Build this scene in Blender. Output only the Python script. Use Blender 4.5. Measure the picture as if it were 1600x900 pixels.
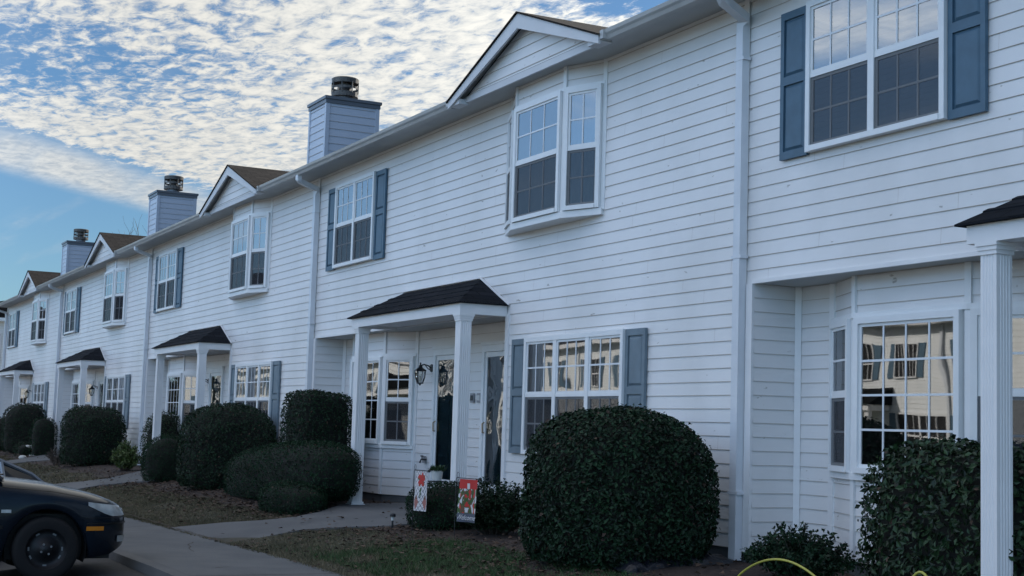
import bpy, math, random
import numpy as np
from mathutils import Vector, Matrix, noise
random.seed(7); RNG = np.random.default_rng(7)
R = math.radians
for o in list(bpy.data.objects): bpy.data.objects.remove(o)
S = bpy.context.scene; COL = S.collection

# ------------------------------------------------------------------ camera, sky, sun, exposure
cam = bpy.data.cameras.new('camera'); cam.lens = 50.97; cam.sensor_width = 36; cam.clip_end = 3000; cam.clip_start = .05
co = bpy.data.objects.new('camera', cam); COL.objects.link(co); S.camera = co
r_, u_, d_ = Vector((.4541, .8904, .0306)).normalized(), None, Vector((-.8880, .4496, .0971)).normalized()
r_ = (r_ - d_ * r_.dot(d_)).normalized(); u_ = r_.cross(d_).normalized()
mw = Matrix((( r_.x, u_.x, -d_.x, 11.101), (r_.y, u_.y, -d_.y, -8.09), (r_.z, u_.z, -d_.z, 1.035), (0, 0, 0, 1)))
co.matrix_world = mw
SUN_EL, SUN_AZ = R(27), R(25)           # azimuth from +y towards -x
sdir = Vector((-math.sin(SUN_AZ) * math.cos(SUN_EL), math.cos(SUN_AZ) * math.cos(SUN_EL), math.sin(SUN_EL)))
sl = bpy.data.lights.new('sun', 'SUN'); sl.energy = 4.6; sl.angle = R(.5); sl.color = (1, .95, .87)
so = bpy.data.objects.new('sun', sl); COL.objects.link(so); so.rotation_euler = sdir.to_track_quat('Z', 'Y').to_euler()
S.view_settings.view_transform = 'Standard'; S.view_settings.look = 'None'; S.view_settings.gamma = 1
S.view_settings.use_curve_mapping = False; S.view_settings.exposure = 0.0
S.render.resolution_x = 1024; S.render.resolution_y = 576

W = bpy.data.worlds.new('World'); S.world = W; W.use_nodes = True
nt = W.node_tree; nt.nodes.clear(); L = nt.links
def N(t, **k):
    n = nt.nodes.new(t)
    for a, b in k.items(): setattr(n, a, b)
    return n
def MA(op, a, b=None, c=None, clamp=False):
    n = N('ShaderNodeMath', operation=op, use_clamp=clamp)
    for i, v in enumerate((a, b, c)):
        if v is None: continue
        if isinstance(v, (int, float)): n.inputs[i].default_value = v
        else: L.new(v, n.inputs[i])
    return n.outputs[0]
def SMOOTH(v, a, b):
    n = N('ShaderNodeMapRange', interpolation_type='SMOOTHSTEP'); L.new(v, n.inputs[0])
    for i, q in ((1, a), (2, b)):
        if isinstance(q, (int, float)): n.inputs[i].default_value = q
        else: L.new(q, n.inputs[i])
    return n.outputs[0]
def MIX(f, a, b):
    n = N('ShaderNodeMix', data_type='RGBA')
    for i, v in ((0, f), (6, a), (7, b)):
        if isinstance(v, (int, float)): n.inputs[i].default_value = v
        elif isinstance(v, tuple): n.inputs[i].default_value = (*v, 1)
        else: L.new(v, n.inputs[i])
    return n.outputs[2]
tc = N('ShaderNodeTexCoord'); sx = N('ShaderNodeSeparateXYZ'); L.new(tc.outputs['Generated'], sx.inputs[0])
sky = N('ShaderNodeTexSky', sky_type='NISHITA', sun_disc=False); sky.sun_elevation = SUN_EL; sky.sun_rotation = -SUN_AZ
sky.air_density = 1.0; sky.dust_density = .3; sky.ozone_density = 2.5
zc = MA('MAXIMUM', sx.outputs[2], .02)
Uc = MA('DIVIDE', sx.outputs[0], zc); Vc = MA('DIVIDE', sx.outputs[1], zc)
cv = N('ShaderNodeCombineXYZ'); L.new(Uc, cv.inputs[0]); L.new(Vc, cv.inputs[1])
def NOISE(vec, scale, detail, rough, dist=0):
    n = N('ShaderNodeTexNoise'); L.new(vec, n.inputs['Vector'])
    n.inputs['Scale'].default_value = scale; n.inputs['Detail'].default_value = detail
    n.inputs['Roughness'].default_value = rough; n.inputs['Distortion'].default_value = dist
    return n.outputs[0]
mp = N('ShaderNodeMapping'); mp.inputs['Rotation'].default_value = (0, 0, R(3)); mp.inputs['Scale'].default_value = (.62, 1.0, 1); L.new(cv.outputs[0], mp.inputs[0])
nf = MA('ADD', MA('MULTIPLY', NOISE(mp.outputs[0], 17, 10, .68, .4), .72), MA('MULTIPLY', NOISE(mp.outputs[0], 6.5, 6, .6, .4), .28)); nm = NOISE(mp.outputs[0], 2.6, 4, .55, .3)
# how much of the sky is covered: dense up and to the right, a blue lake up left, clear low on the left
edge = SMOOTH(MA('ADD', Uc, MA('MULTIPLY', MA('SUBTRACT', Vc, .7), .9)), -5.65, -5.05)
def blob(cu, cw, ru, rw):
    a = MA('DIVIDE', MA('SUBTRACT', Uc, cu), ru); b = MA('DIVIDE', MA('SUBTRACT', Vc, cw), rw)
    r2 = MA('ADD', MA('MULTIPLY', a, a), MA('MULTIPLY', b, b)); return MA('POWER', 2.718, MA('MULTIPLY', r2, -1))
lake = blob(-4.2, .6, .62, .55); gap = blob(-2.72, 1.72, .22, .16)
side = SMOOTH(Vc, -1.2, .3)
cov = MA('MULTIPLY', MA('MULTIPLY', edge, MA('ADD', .25, MA('MULTIPLY', side, .75))), MA('SUBTRACT', 1, MA('MULTIPLY', SMOOTH(Uc, -.5, 1.5), .7)))
cov = MA('SUBTRACT', cov, MA('MULTIPLY', lake, .50)); cov = MA('SUBTRACT', cov, MA('MULTIPLY', gap, .8))
cov = MA('ADD', cov, MA('MULTIPLY', MA('SUBTRACT', nm, .5), .5))
th = MA('SUBTRACT', .64, MA('MULTIPLY', cov, .33))
dens = SMOOTH(nf, th, MA('ADD', th, .19))
streak_v = N('ShaderNodeMapping'); streak_v.inputs['Rotation'].default_value = (0, 0, R(-35)); streak_v.inputs['Scale'].default_value = (.25, 2.2, 1); L.new(cv.outputs[0], streak_v.inputs[0])
ns = NOISE(streak_v.outputs[0], 1.2, 6, .5, .2)
sband = MA('ADD', Uc, MA('MULTIPLY', MA('SUBTRACT', Vc, .7), 1.0))
streak = MA('MULTIPLY', MA('MULTIPLY', SMOOTH(sband, -6.3, -5.85), MA('SUBTRACT', 1, SMOOTH(sband, -5.6, -5.1))), SMOOTH(ns, .2, .55))
dens = MA('MAXIMUM', dens, MA('MULTIPLY', streak, .85))
wisp = MA('MULTIPLY', SMOOTH(ns, .5, .8), .35); dens = MA('MAXIMUM', dens, wisp)
low = SMOOTH(sx.outputs[2], .03, .1); dens = MA('MULTIPLY', dens, low)
shade = MIX(SMOOTH(NOISE(mp.outputs[0], 17, 8, .65, .3), .3, .68), (.62, .66, .69), (1.0, .985, .92))
sunv = N('ShaderNodeVectorMath', operation='DOT_PRODUCT'); L.new(tc.outputs['Generated'], sunv.inputs[0]); sunv.inputs[1].default_value = sdir
glow = MA('POWER', MA('MAXIMUM', sunv.outputs['Value'], 0), 5)
cb = MA('ADD', .74, MA('MULTIPLY', glow, 1.0))
vs = N('ShaderNodeVectorMath', operation='SCALE'); L.new(shade, vs.inputs[0]); L.new(cb, vs.inputs['Scale'])
tint = N('ShaderNodeVectorMath', operation='MULTIPLY'); L.new(sky.outputs[0], tint.inputs[0]); SKYMUL = tint
tint.inputs[1].default_value = (.050, .070, .086)
col = MIX(dens, tint.outputs[0], vs.outputs[0])
# added fill light for the facade: unseen sky brightened away from the sun
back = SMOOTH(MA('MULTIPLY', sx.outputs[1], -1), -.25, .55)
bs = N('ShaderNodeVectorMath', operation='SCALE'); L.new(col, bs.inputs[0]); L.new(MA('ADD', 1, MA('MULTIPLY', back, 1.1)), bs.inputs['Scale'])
back_fill = N('ShaderNodeVectorMath', operation='SCALE'); L.new(MIX(SMOOTH(sx.outputs[2], .25, .6), (.40, .62, .95), (.93, .92, .94)), back_fill.inputs[0]); L.new(MA('MULTIPLY', back, .72), back_fill.inputs['Scale'])
va = N('ShaderNodeVectorMath', operation='ADD'); L.new(bs.outputs[0], va.inputs[0]); L.new(back_fill.outputs[0], va.inputs[1]); col = va.outputs[0]
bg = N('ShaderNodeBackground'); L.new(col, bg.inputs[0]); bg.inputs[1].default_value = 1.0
# the cloud and blue colours above are already scaled (sky x about 0.075)
wo = N('ShaderNodeOutputWorld'); L.new(bg.outputs[0], wo.inputs[0])

# ------------------------------------------------------------------ materials
def mat(name, col, rough=.6, var=0, vscale=5, bump=0, bscale=40, metal=0, spec=.5, island=0, col2=None, coat=0):
    m = bpy.data.materials.new(name); m.use_nodes = True; t = m.node_tree; b = t.nodes['Principled BSDF']
    b.inputs['Base Color'].default_value = (*col, 1); b.inputs['Roughness'].default_value = rough
    b.inputs['Metallic'].default_value = metal; b.inputs['Specular IOR Level'].default_value = spec
    if coat: b.inputs['Coat Weight'].default_value = coat; b.inputs['Coat Roughness'].default_value = .06
    c = t.nodes.new('ShaderNodeTexCoord')
    if var or col2:
        n = t.nodes.new('ShaderNodeTexNoise'); n.inputs['Scale'].default_value = vscale; n.inputs['Detail'].default_value = 6
        t.links.new(c.outputs['Object'], n.inputs['Vector'])
        rp = t.nodes.new('ShaderNodeValToRGB'); rp.color_ramp.elements[0].position = .32; rp.color_ramp.elements[1].position = .68
        c2 = col2 if col2 else tuple(min(1, x * (1 + var)) for x in col)
        c1 = col if col2 else tuple(x * (1 - var) for x in col)
        rp.color_ramp.elements[0].color = (*c1, 1); rp.color_ramp.elements[1].color = (*c2, 1)
        t.links.new(n.outputs[0], rp.inputs[0]); out = rp.outputs[0]
        if island:
            g = t.nodes.new('ShaderNodeNewGeometry'); mr = t.nodes.new('ShaderNodeMapRange'); mr.inputs[3].default_value = 1 - island; mr.inputs[4].default_value = 1 + island * 1.6
            t.links.new(g.outputs['Random Per Island'], mr.inputs[0])
            sc = t.nodes.new('ShaderNodeVectorMath'); sc.operation = 'SCALE'; t.links.new(out, sc.inputs[0]); t.links.new(mr.outputs[0], sc.inputs['Scale']); out = sc.outputs[0]
        t.links.new(out, b.inputs['Base Color'])
    if bump:
        n = t.nodes.new('ShaderNodeTexNoise'); n.inputs['Scale'].default_value = bscale; n.inputs['Detail'].default_value = 5
        t.links.new(c.outputs['Object'], n.inputs['Vector'])
        bp = t.nodes.new('ShaderNodeBump'); bp.inputs['Strength'].default_value = bump; bp.inputs['Distance'].default_value = .01
        t.links.new(n.outputs[0], bp.inputs['Height']); t.links.new(bp.outputs[0], b.inputs['Normal'])
    return m
def glass_mat(name, tint_, ior=3.1, wav=.045, wscale=1.3):
    m = bpy.data.materials.new(name); m.use_nodes = True; t = m.node_tree; t.nodes.clear()
    o = t.nodes.new('ShaderNodeOutputMaterial'); tr = t.nodes.new('ShaderNodeBsdfTransparent'); tr.inputs[0].default_value = (*tint_, 1)
    g = t.nodes.new('ShaderNodeBsdfGlossy'); g.inputs['Roughness'].default_value = .012; g.inputs[0].default_value = (.97, .98, 1, 1)
    f = t.nodes.new('ShaderNodeFresnel'); f.inputs[0].default_value = ior
    mx = t.nodes.new('ShaderNodeMixShader'); c = t.nodes.new('ShaderNodeTexCoord')
    n = t.nodes.new('ShaderNodeTexNoise'); n.inputs['Scale'].default_value = wscale; n.inputs['Detail'].default_value = 1
    bp = t.nodes.new('ShaderNodeBump'); bp.inputs['Strength'].default_value = 1; bp.inputs['Distance'].default_value = wav * .05
    L = t.links; L.new(c.outputs['Object'], n.inputs['Vector']); L.new(n.outputs[0], bp.inputs['Height'])
    L.new(bp.outputs[0], g.inputs['Normal'])
    L.new(f.outputs[0], mx.inputs[0]); L.new(tr.outputs[0], mx.inputs[1]); L.new(g.outputs[0], mx.inputs[2]); L.new(mx.outputs[0], o.inputs[0])
    return m
def screen_mat():
    m = bpy.data.materials.new('insect_mesh'); m.use_nodes = True; t = m.node_tree; t.nodes.clear()
    o = t.nodes.new('ShaderNodeOutputMaterial'); tr = t.nodes.new('ShaderNodeBsdfTransparent'); df = t.nodes.new('ShaderNodeBsdfDiffuse'); df.inputs[0].default_value = (.05, .053, .06, 1)
    mx = t.nodes.new('ShaderNodeMixShader'); mx.inputs[0].default_value = .55
    t.links.new(tr.outputs[0], mx.inputs[1]); t.links.new(df.outputs[0], mx.inputs[2]); t.links.new(mx.outputs[0], o.inputs[0]); return m
def siding_mat(name, base):
    m = mat(name, base, .42, bump=.25, bscale=3.0); t = m.node_tree; b = t.nodes['Principled BSDF']; L = t.links
    c = t.nodes.new('ShaderNodeTexCoord'); mp = t.nodes.new('ShaderNodeMapping'); mp.inputs['Scale'].default_value = (.6, .6, .35); L.new(c.outputs['Object'], mp.inputs[0])
    n = t.nodes.new('ShaderNodeTexNoise'); n.inputs['Scale'].default_value = 1.4; n.inputs['Detail'].default_value = 8; L.new(mp.outputs[0], n.inputs['Vector'])
    rp = t.nodes.new('ShaderNodeValToRGB'); rp.color_ramp.elements[0].position = .3; rp.color_ramp.elements[1].position = .62
    rp.color_ramp.elements[0].color = (base[0] * .86, base[1] * .86, base[2] * .85, 1); rp.color_ramp.elements[1].color = (*base, 1)
    L.new(n.outputs[0], rp.inputs[0])
    # small scuffs and spots
    mp2 = t.nodes.new('ShaderNodeMapping'); mp2.inputs['Scale'].default_value = (.6, .6, 1.6); L.new(c.outputs['Object'], mp2.inputs[0])
    n2 = t.nodes.new('ShaderNodeTexNoise'); n2.inputs['Scale'].default_value = 9; n2.inputs['Detail'].default_value = 3; L.new(mp2.outputs[0], n2.inputs['Vector'])
    r2 = t.nodes.new('ShaderNodeValToRGB'); r2.color_ramp.elements[0].position = .70; r2.color_ramp.elements[1].position = .735
    r2.color_ramp.elements[0].color = (1, 1, 1, 1); r2.color_ramp.elements[1].color = (.45, .42, .38, 1); L.new(n2.outputs[0], r2.inputs[0])
    ml = t.nodes.new('ShaderNodeMix'); ml.data_type = 'RGBA'; ml.blend_type = 'MULTIPLY'; ml.inputs[0].default_value = .8
    L.new(rp.outputs[0], ml.inputs[6]); L.new(r2.outputs[0], ml.inputs[7]); L.new(ml.outputs[2], b.inputs['Base Color']); return m
def brickwise(name, c1, c2, c3, sw, sh, rough=.9):
    # shingles: rows of tabs, each with its own tone
    m = mat(name, c1, rough, bump=.3, bscale=90, spec=.08); t = m.node_tree; b = t.nodes['Principled BSDF']; L = t.links
    c = t.nodes.new('ShaderNodeTexCoord'); br = t.nodes.new('ShaderNodeTexBrick'); L.new(c.outputs['UV'], br.inputs[0])
    br.inputs['Color1'].default_value = (*c1, 1); br.inputs['Color2'].default_value = (*c2, 1); br.inputs['Mortar'].default_value = (*c3, 1)
    br.inputs['Scale'].default_value = 1; br.inputs['Brick Width'].default_value = sw; br.inputs['Row Height'].default_value = sh; br.inputs['Mortar Size'].default_value = .008
    L.new(br.outputs[0], b.inputs['Base Color']); return m
M = dict(
 siding=siding_mat('vinyl_siding', (.80, .785, .775)),
 siding_grey=siding_mat('chimney_siding', (.50, .56, .66)),
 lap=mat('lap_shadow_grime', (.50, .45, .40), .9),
 rake=mat('rake_paint', (.62, .62, .63), .5, var=.04, vscale=3),
 trim=mat('white_trim', (.78, .77, .765), .45, var=.03, vscale=3),
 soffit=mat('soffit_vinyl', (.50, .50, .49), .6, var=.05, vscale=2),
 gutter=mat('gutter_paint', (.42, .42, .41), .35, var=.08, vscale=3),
 spout=mat('downspout_paint', (.66, .68, .71), .35, var=.05, vscale=4),
 vinyl=mat('window_vinyl', (.78, .79, .79), .4, var=.03, vscale=6),
 grid=mat('muntin_white', (.72, .74, .76), .4),
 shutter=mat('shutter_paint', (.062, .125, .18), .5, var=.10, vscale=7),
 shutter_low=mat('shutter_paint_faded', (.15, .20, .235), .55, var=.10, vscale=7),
 curtain=mat('curtain_cloth', (.36, .38, .41), .9, var=.08, vscale=3),
 blind=mat('blind_slats', (.36, .38, .42), .6, var=.04, vscale=3),
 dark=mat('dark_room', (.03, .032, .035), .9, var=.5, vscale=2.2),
 glass=glass_mat('window_glass', (.80, .84, .86)), glass_wavy=glass_mat('storm_glass', (.75, .8, .84), 2.6, .22, 2.2),
 screen=screen_mat(),
 shingle=brickwise('roof_shingle', (.018, .016, .015), (.036, .031, .029), (.007, .006, .006), .28, .14),
 shingle_dark=brickwise('porch_shingle', (.010, .012, .016), (.020, .022, .028), (.005, .006, .007), .28, .14),
 door=mat('door_paint', (.10, .20, .25), .45, var=.06, vscale=4),
 black=mat('black_metal', (.012, .012, .014), .45),
 steel=mat('chimney_steel', (.10, .095, .09), .55, metal=.5, var=.35, vscale=9),
 steelblue=mat('flue_metal', (.17, .18, .2), .45, metal=.6),
 lampglass=glass_mat('lamp_glass', (.85, .85, .82), 1.45, .3, 20),
 plate=mat('number_plate_grey', (.28, .28, .29), .5), brass=mat('brass', (.35, .25, .12), .35, metal=.9),
 concrete=mat('concrete', (.078, .084, .09), .9, col2=(.112, .116, .12), vscale=1.7, bump=.6, bscale=70),
 path=mat('path_concrete', (.12, .122, .125), .9, col2=(.08, .083, .087), vscale=1.1, bump=.25, bscale=60),
 asphalt=mat('asphalt', (.025, .026, .03), .85, var=.25, vscale=8, bump=.5, bscale=120),
 lawn=mat('lawn_soil', (.040, .036, .023), .95, col2=(.06, .052, .034), vscale=3, bump=.6, bscale=30),
 field=mat('far_ground', (.07, .085, .04), .95, var=.3, vscale=.2),
 mulch=mat('bark_mulch', (.022, .014, .011), .95, col2=(.05, .03, .022), vscale=14, bump=1, bscale=35),
 blade=mat('dormant_blades', (.07, .066, .034), .8, col2=(.14, .118, .07), vscale=2, island=.35),
 blade_green=mat('green_blades', (.022, .055, .014), .75, col2=(.04, .08, .02), vscale=3, island=.35),
 litter=mat('dry_leaves', (.035, .02, .014), .85, col2=(.08, .05, .032), vscale=20, island=.5),
 leaf=mat('holly_leaf', (.005, .015, .007), .55, col2=(.010, .030, .012), vscale=5, island=.6, spec=.22),
 leaf_box=mat('boxwood_leaf', (.005, .017, .008), .65, col2=(.010, .034, .014), vscale=6, island=.5, spec=.15),
 leaf_big=mat('glossy_leaf', (.008, .022, .009), .45, col2=(.018, .038, .014), vscale=6, island=.65, spec=.28),
 leaf_lime=mat('lime_leaf', (.03, .055, .010), .6, col2=(.06, .09, .018), vscale=8, island=.45),
 leaf_gold=mat('autumn_leaf', (.12, .085, .03), .7, col2=(.07, .08, .03), vscale=3, island=.4),
 core=mat('twiggy_core', (.008, .009, .006), .95, var=.4, vscale=12),
 twig=mat('twig_bark', (.07, .055, .045), .9, var=.2, vscale=8), bare=mat('bare_branch', (.16, .15, .14), .9),
 hose=mat('hose_yellow', (.42, .40, .07), .4, var=.1, vscale=9),
 plastic=mat('black_plastic_sheet', (.010, .012, .018), .35, bump=.6, bscale=14),
 stone=mat('white_stone', (.55, .55, .52), .8, var=.15, vscale=8),
 terracotta=mat('white_pot', (.60, .60, .58), .5),
 cream=mat('cream_siding', (.82, .83, .82), .5, var=.05, vscale=1),
)
# ------------------------------------------------------------------ mesh helpers
class MB:
    def __init__(s): s.v = []; s.f = []; s.m = []; s.uv = {}
    def poly(s, pts, mi=0, uv=None):
        i = len(s.v); s.v += [tuple(p) for p in pts]; s.f.append(tuple(range(i, i + len(pts)))); s.m.append(mi)
        if uv: s.uv[len(s.f) - 1] = uv
    def box(s, x0, x1, y0, y1, z0, z1, mi=0):
        P = [(x, y, z) for x in (x0, x1) for y in (y0, y1) for z in (z0, z1)]
        i = len(s.v); s.v += P
        for q in ((0, 1, 3, 2), (4, 6, 7, 5), (0, 4, 5, 1), (2, 3, 7, 6), (0, 2, 6, 4), (1, 5, 7, 3)): s.f.append(tuple(i + j for j in q)); s.m.append(mi)
    def prism(s, prof, axis, a0, a1, mi=0):   # prof: closed polygon in the other two axes
        def P(p, a): return (a, p[0], p[1]) if axis == 'x' else ((p[0], a, p[1]) if axis == 'y' else (p[0], p[1], a))
        i = len(s.v); n = len(prof); s.v += [P(p, a0) for p in prof] + [P(p, a1) for p in prof]
        for j in range(n): k = (j + 1) % n; s.f.append((i + j, i + k, i + n + k, i + n + j)); s.m.append(mi)
        s.f.append(tuple(i + j for j in range(n))); s.f.append(tuple(i + n + j for j in reversed(range(n)))); s.m += [mi, mi]
    def tube(s, pts, rad, n=8, mi=0, cap=True):
        pts = [Vector(p) for p in pts]; rs = rad if isinstance(rad, (list, tuple)) else [rad] * len(pts)
        base = len(s.v); up = Vector((0, 0, 1))
        for k, p in enumerate(pts):
            t = (pts[min(k + 1, len(pts) - 1)] - pts[max(k - 1, 0)])
            if t.length < 1e-9: t = Vector((0, 0, 1))
            t.normalize(); a = t.cross(up if abs(t.z) < .95 else Vector((1, 0, 0))).normalized(); b = t.cross(a)
            for j in range(n):
                an = 2 * math.pi * j / n; s.v.append(tuple(p + (a * math.cos(an) + b * math.sin(an)) * rs[k]))
        for k in range(len(pts) - 1):
            for j in range(n):
                j2 = (j + 1) % n; s.f.append((base + k * n + j, base + k * n + j2, base + (k + 1) * n + j2, base + (k + 1) * n + j)); s.m.append(mi)
        if cap:
            s.f.append(tuple(base + j for j in range(n))); s.f.append(tuple(base + (len(pts) - 1) * n + j for j in range(n))); s.m += [mi, mi]
    def lathe(s, prof, c=(0, 0, 0), n=20, mi=0):   # prof: (r,z)
        base = len(s.v)
        for r, z in prof:
            for j in range(n): an = 2 * math.pi * j / n; s.v.append((c[0] + r * math.cos(an), c[1] + r * math.sin(an), c[2] + z))
        for k in range(len(prof) - 1):
            for j in range(n): j2 = (j + 1) % n; s.f.append((base + k * n + j, base + k * n + j2, base + (k + 1) * n + j2, base + (k + 1) * n + j)); s.m.append(mi)
    def build(s, name, mats, parent=None, loc=None, rotz=0, smooth=False):
        me = bpy.data.meshes.new(name); me.from_pydata(s.v, [], s.f)
        for m in (mats if isinstance(mats, (list, tuple)) else [mats]): me.materials.append(m)
        me.polygons.foreach_set('material_index', s.m)
        if s.uv:
            ul = me.uv_layers.new(name='UVMap')
            for fi, uv in s.uv.items():
                p = me.polygons[fi]
                for li, q in zip(p.loop_indices, uv): ul.data[li].uv = q
        if smooth: me.polygons.foreach_set('use_smooth', [True] * len(me.polygons))
        me.update()
        o = bpy.data.objects.new(name, me); COL.objects.link(o)
        if parent: o.parent = parent
        if loc: o.location = loc
        if rotz: o.rotation_euler.z = rotz
        return o
def empty(name, loc, parent=None, rotz=0):
    o = bpy.data.objects.new(name, None); COL.objects.link(o); o.location = loc; o.rotation_euler.z = rotz; o.empty_display_size = .1
    if parent: o.parent = parent
    return o
def tag(o, label=None, cat=None, group=None, kind=None):
    if label: o['label'] = label
    if cat: o['category'] = cat
    if group: o['group'] = group
    if kind: o['kind'] = kind
    return o
def copy_tree(o, parent=None):
    c = o.copy(); COL.objects.link(c); c.parent = parent
    for ch in [q for q in CH.get(o.name, [])]: copy_tree(ch, c)
    return c
CH = {}
def index_children():
    CH.clear()
    for o in bpy.data.objects:
        if o.parent: CH.setdefault(o.parent.name, []).append(o)
EXPO = .1292; SEAM = random.Random(31)
def siding(m, A, B, z0, z1, nrm, clip=None, lap=.0095, thin=.0025):
    """real lapped courses from plan point A to B; nrm = outward plan normal; clip(z) -> (t0,t1) along AB"""
    A = Vector((A[0], A[1])); B = Vector((B[0], B[1])); n = Vector(nrm)
    i = math.floor(z0 / EXPO + 1e-6); z = i * EXPO
    while z < z1 - 1e-4:
        a = max(z, z0); b = min(z + EXPO, z1)
        if b - a > .004:
            fa = lap + (thin - lap) * (a - z) / EXPO; fb = lap + (thin - lap) * (b - z) / EXPO
            ta = clip(a) if clip else (0, 1); tb = clip(b) if clip else (0, 1)
            def P(t, off, zz): q = A.lerp(B, t) + n * off; return (q.x, q.y, zz)
            m.poly([P(ta[0], fa, a), P(ta[1], fa, a), P(tb[1], fb, b), P(tb[0], fb, b)], 0)
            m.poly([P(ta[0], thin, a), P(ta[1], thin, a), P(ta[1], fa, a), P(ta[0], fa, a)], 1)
            if a == z: # a 4 mm drip edge on each butt, painted as lap shadow and grime
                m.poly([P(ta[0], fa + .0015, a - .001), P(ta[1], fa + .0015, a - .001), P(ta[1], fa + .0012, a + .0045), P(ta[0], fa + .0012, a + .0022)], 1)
            if (B - A).length > 2.2:
                q = SEAM.uniform(.3, 3.6)
                while q < (B - A).length - .2:
                    tq = q / (B - A).length; tw = .0013 / (B - A).length
                    if ta[0] < tq < ta[1] and tb[0] < tq < tb[1]: m.poly([P(tq - tw, fa + .0012, a), P(tq + tw, fa + .0012, a), P(tq + tw, fb + .0012, b), P(tq - tw, fb + .0012, b)], 1)
                    q += SEAM.uniform(3.2, 3.8)
        z += EXPO
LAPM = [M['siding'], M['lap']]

def window(parent, loc, w, h, units, cols, rows, rotz=0, sash=True, cover='curtain', name='window', fr=.055, glass='glass', blind_w=None, seed=0):
    """double hung unit(s) in local x/z, facing -y, origin lower left of the frame"""
    root = MB(); d0, d1 = 0.0, -.06
    root.box(0, fr, d1, d0, 0, h); root.box(w - fr, w, d1, d0, 0, h)
    root.box(fr, w - fr, d1, d0, h - fr, h); root.box(fr, w - fr, d1 - .012, d0, 0, fr * .9)
    mull = .075; uw = (w - 2 * fr - mull * (units - 1)) / units; zm = fr + (h - 2 * fr) * .5
    gl = MB(); gr = MB(); sc = MB(); cu = MB()
    for u in range(units):
        x0 = fr + u * (uw + mull); x1 = x0 + uw
        if u < units - 1: root.box(x1, x1 + mull, d1 + .004, d0, fr * .9, h - fr)
        # sash rims
        s = .028
        halves = [(zm + .018, h - fr, -.036), (fr * .9, zm - .018, -.028)] if sash else [(fr * .9, h - fr, -.03)]
        if sash: root.box(x0, x1, -.048, -.004, zm - .018, zm + .018)
        for hi, (za, zb, yg) in enumerate(halves):
            root.box(x0, x0 + s, yg - .008, yg + .008, za, zb); root.box(x1 - s, x1, yg - .008, yg + .008, za, zb)
            root.box(x0 + s, x1 - s, yg - .008, yg + .008, zb - s, zb); root.box(x0 + s, x1 - s, yg - .008, yg + .008, za, za + s)
            gx0, gx1, gz0, gz1 = x0 + s, x1 - s, za + s, zb - s
            gl.poly([(gx0, yg, gz0), (gx1, yg, gz0), (gx1, yg, gz1), (gx0, yg, gz1)])
            nr = rows if sash else rows * 2
            t = .0095
            for c in range(1, cols): xx = gx0 + (gx1 - gx0) * c / cols; gr.box(xx - t, xx + t, yg - .005, yg - .001, gz0, gz1)
            for r in range(1, nr): zz = gz0 + (gz1 - gz0) * r / nr; gr.box(gx0, gx1, yg - .0055, yg - .0012, zz - t, zz + t)
            if sash and hi == 1: sc.poly([(x0, -.046, za), (x1, -.046, za), (x1, -.046, zb), (x0, -.046, zb)])
        a, b = x0 + .002, x1 - .002; z0, z1 = fr * .9, h - fr
        rn = random.Random(seed * 7 + u)
        if cover == 'curtain':
            n = 26; ph = rn.random() * 6
            for i in range(n):
                xa = a + (b - a) * i / n; xb = a + (b - a) * (i + 1) / n
                ya = -.013 + .005 * math.sin(i * 1.45 + ph); yb = -.013 + .005 * math.sin((i + 1) * 1.45 + ph)
                cu.poly([(xa, ya, z0), (xb, yb, z0), (xb, yb, z1), (xa, ya, z1)])
        elif cover == 'blind':
            n = int((z1 - z0) / .05)
            for i in range(n):
                za = z0 + (z1 - z0) * i / n; zb = z0 + (z1 - z0) * (i + 1) / n
                cu.poly([(a, -.019, za), (b, -.019, za), (b, -.009, zb), (a, -.009, zb)]); cu.poly([(a, -.009, zb), (b, -.009, zb), (b, -.019, zb), (a, -.019, zb)])
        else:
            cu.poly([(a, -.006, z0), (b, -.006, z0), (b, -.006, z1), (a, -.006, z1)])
    o = root.build(name, M['vinyl'], parent, loc, rotz)
    gl.build('pane', M[glass], o); gr.build('muntin', M['grid'], o)
    if sc.f: sc.build('insect_screen', M['screen'], o)
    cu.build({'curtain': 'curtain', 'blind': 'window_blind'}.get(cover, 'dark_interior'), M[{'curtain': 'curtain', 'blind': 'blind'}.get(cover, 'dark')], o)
    return o
def shutter(parent, x0, x1, z0, z1, mt):
    m = MB(); y0, y1 = -.018, -.05; f = .05; zmid = z0 + (z1 - z0) * .53
    m.box(x0, x0 + f, y1, y0, z0, z1); m.box(x1 - f, x1, y1, y0, z0, z1)
    for a, b in ((z0, z0 + .07), (zmid - .04, zmid + .04), (z1 - .07, z1)): m.box(x0 + f, x1 - f, y1, y0, a, b)
    for a, b in ((z0 + .07, zmid - .04), (zmid + .04, z1 - .07)):
        m.box(x0 + f, x1 - f, -.03, y0, a, b)
        # raised field with chamfered edges
        xa, xb = x0 + f + .012, x1 - f - .012; za, zb = a + .012, b - .012; g = .022
        o_ = [(xa, -.0305, za), (xb, -.0305, za), (xb, -.0305, zb), (xa, -.0305, zb)]; i_ = [(xa + g, -.046, za + g), (xb - g, -.046, za + g), (xb - g, -.046, zb - g), (xa + g, -.046, zb - g)]
        for k in range(4): k2 = (k + 1) % 4; m.poly([o_[k], o_[k2], i_[k2], i_[k]])
        m.poly(i_)
    return m.build('shutter', mt, parent)
def roofquad(m, pts, mi=0):
    """quad/tri sheet with metric UVs: first edge is the eave"""
    P = [Vector(p) for p in pts]; e = (P[1] - P[0]).normalized(); nn = e.cross(P[-1] - P[0]).normalized(); w = nn.cross(e)
    m.poly(pts, mi, [((p - P[0]).dot(e), (p - P[0]).dot(w)) for p in P])

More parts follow.
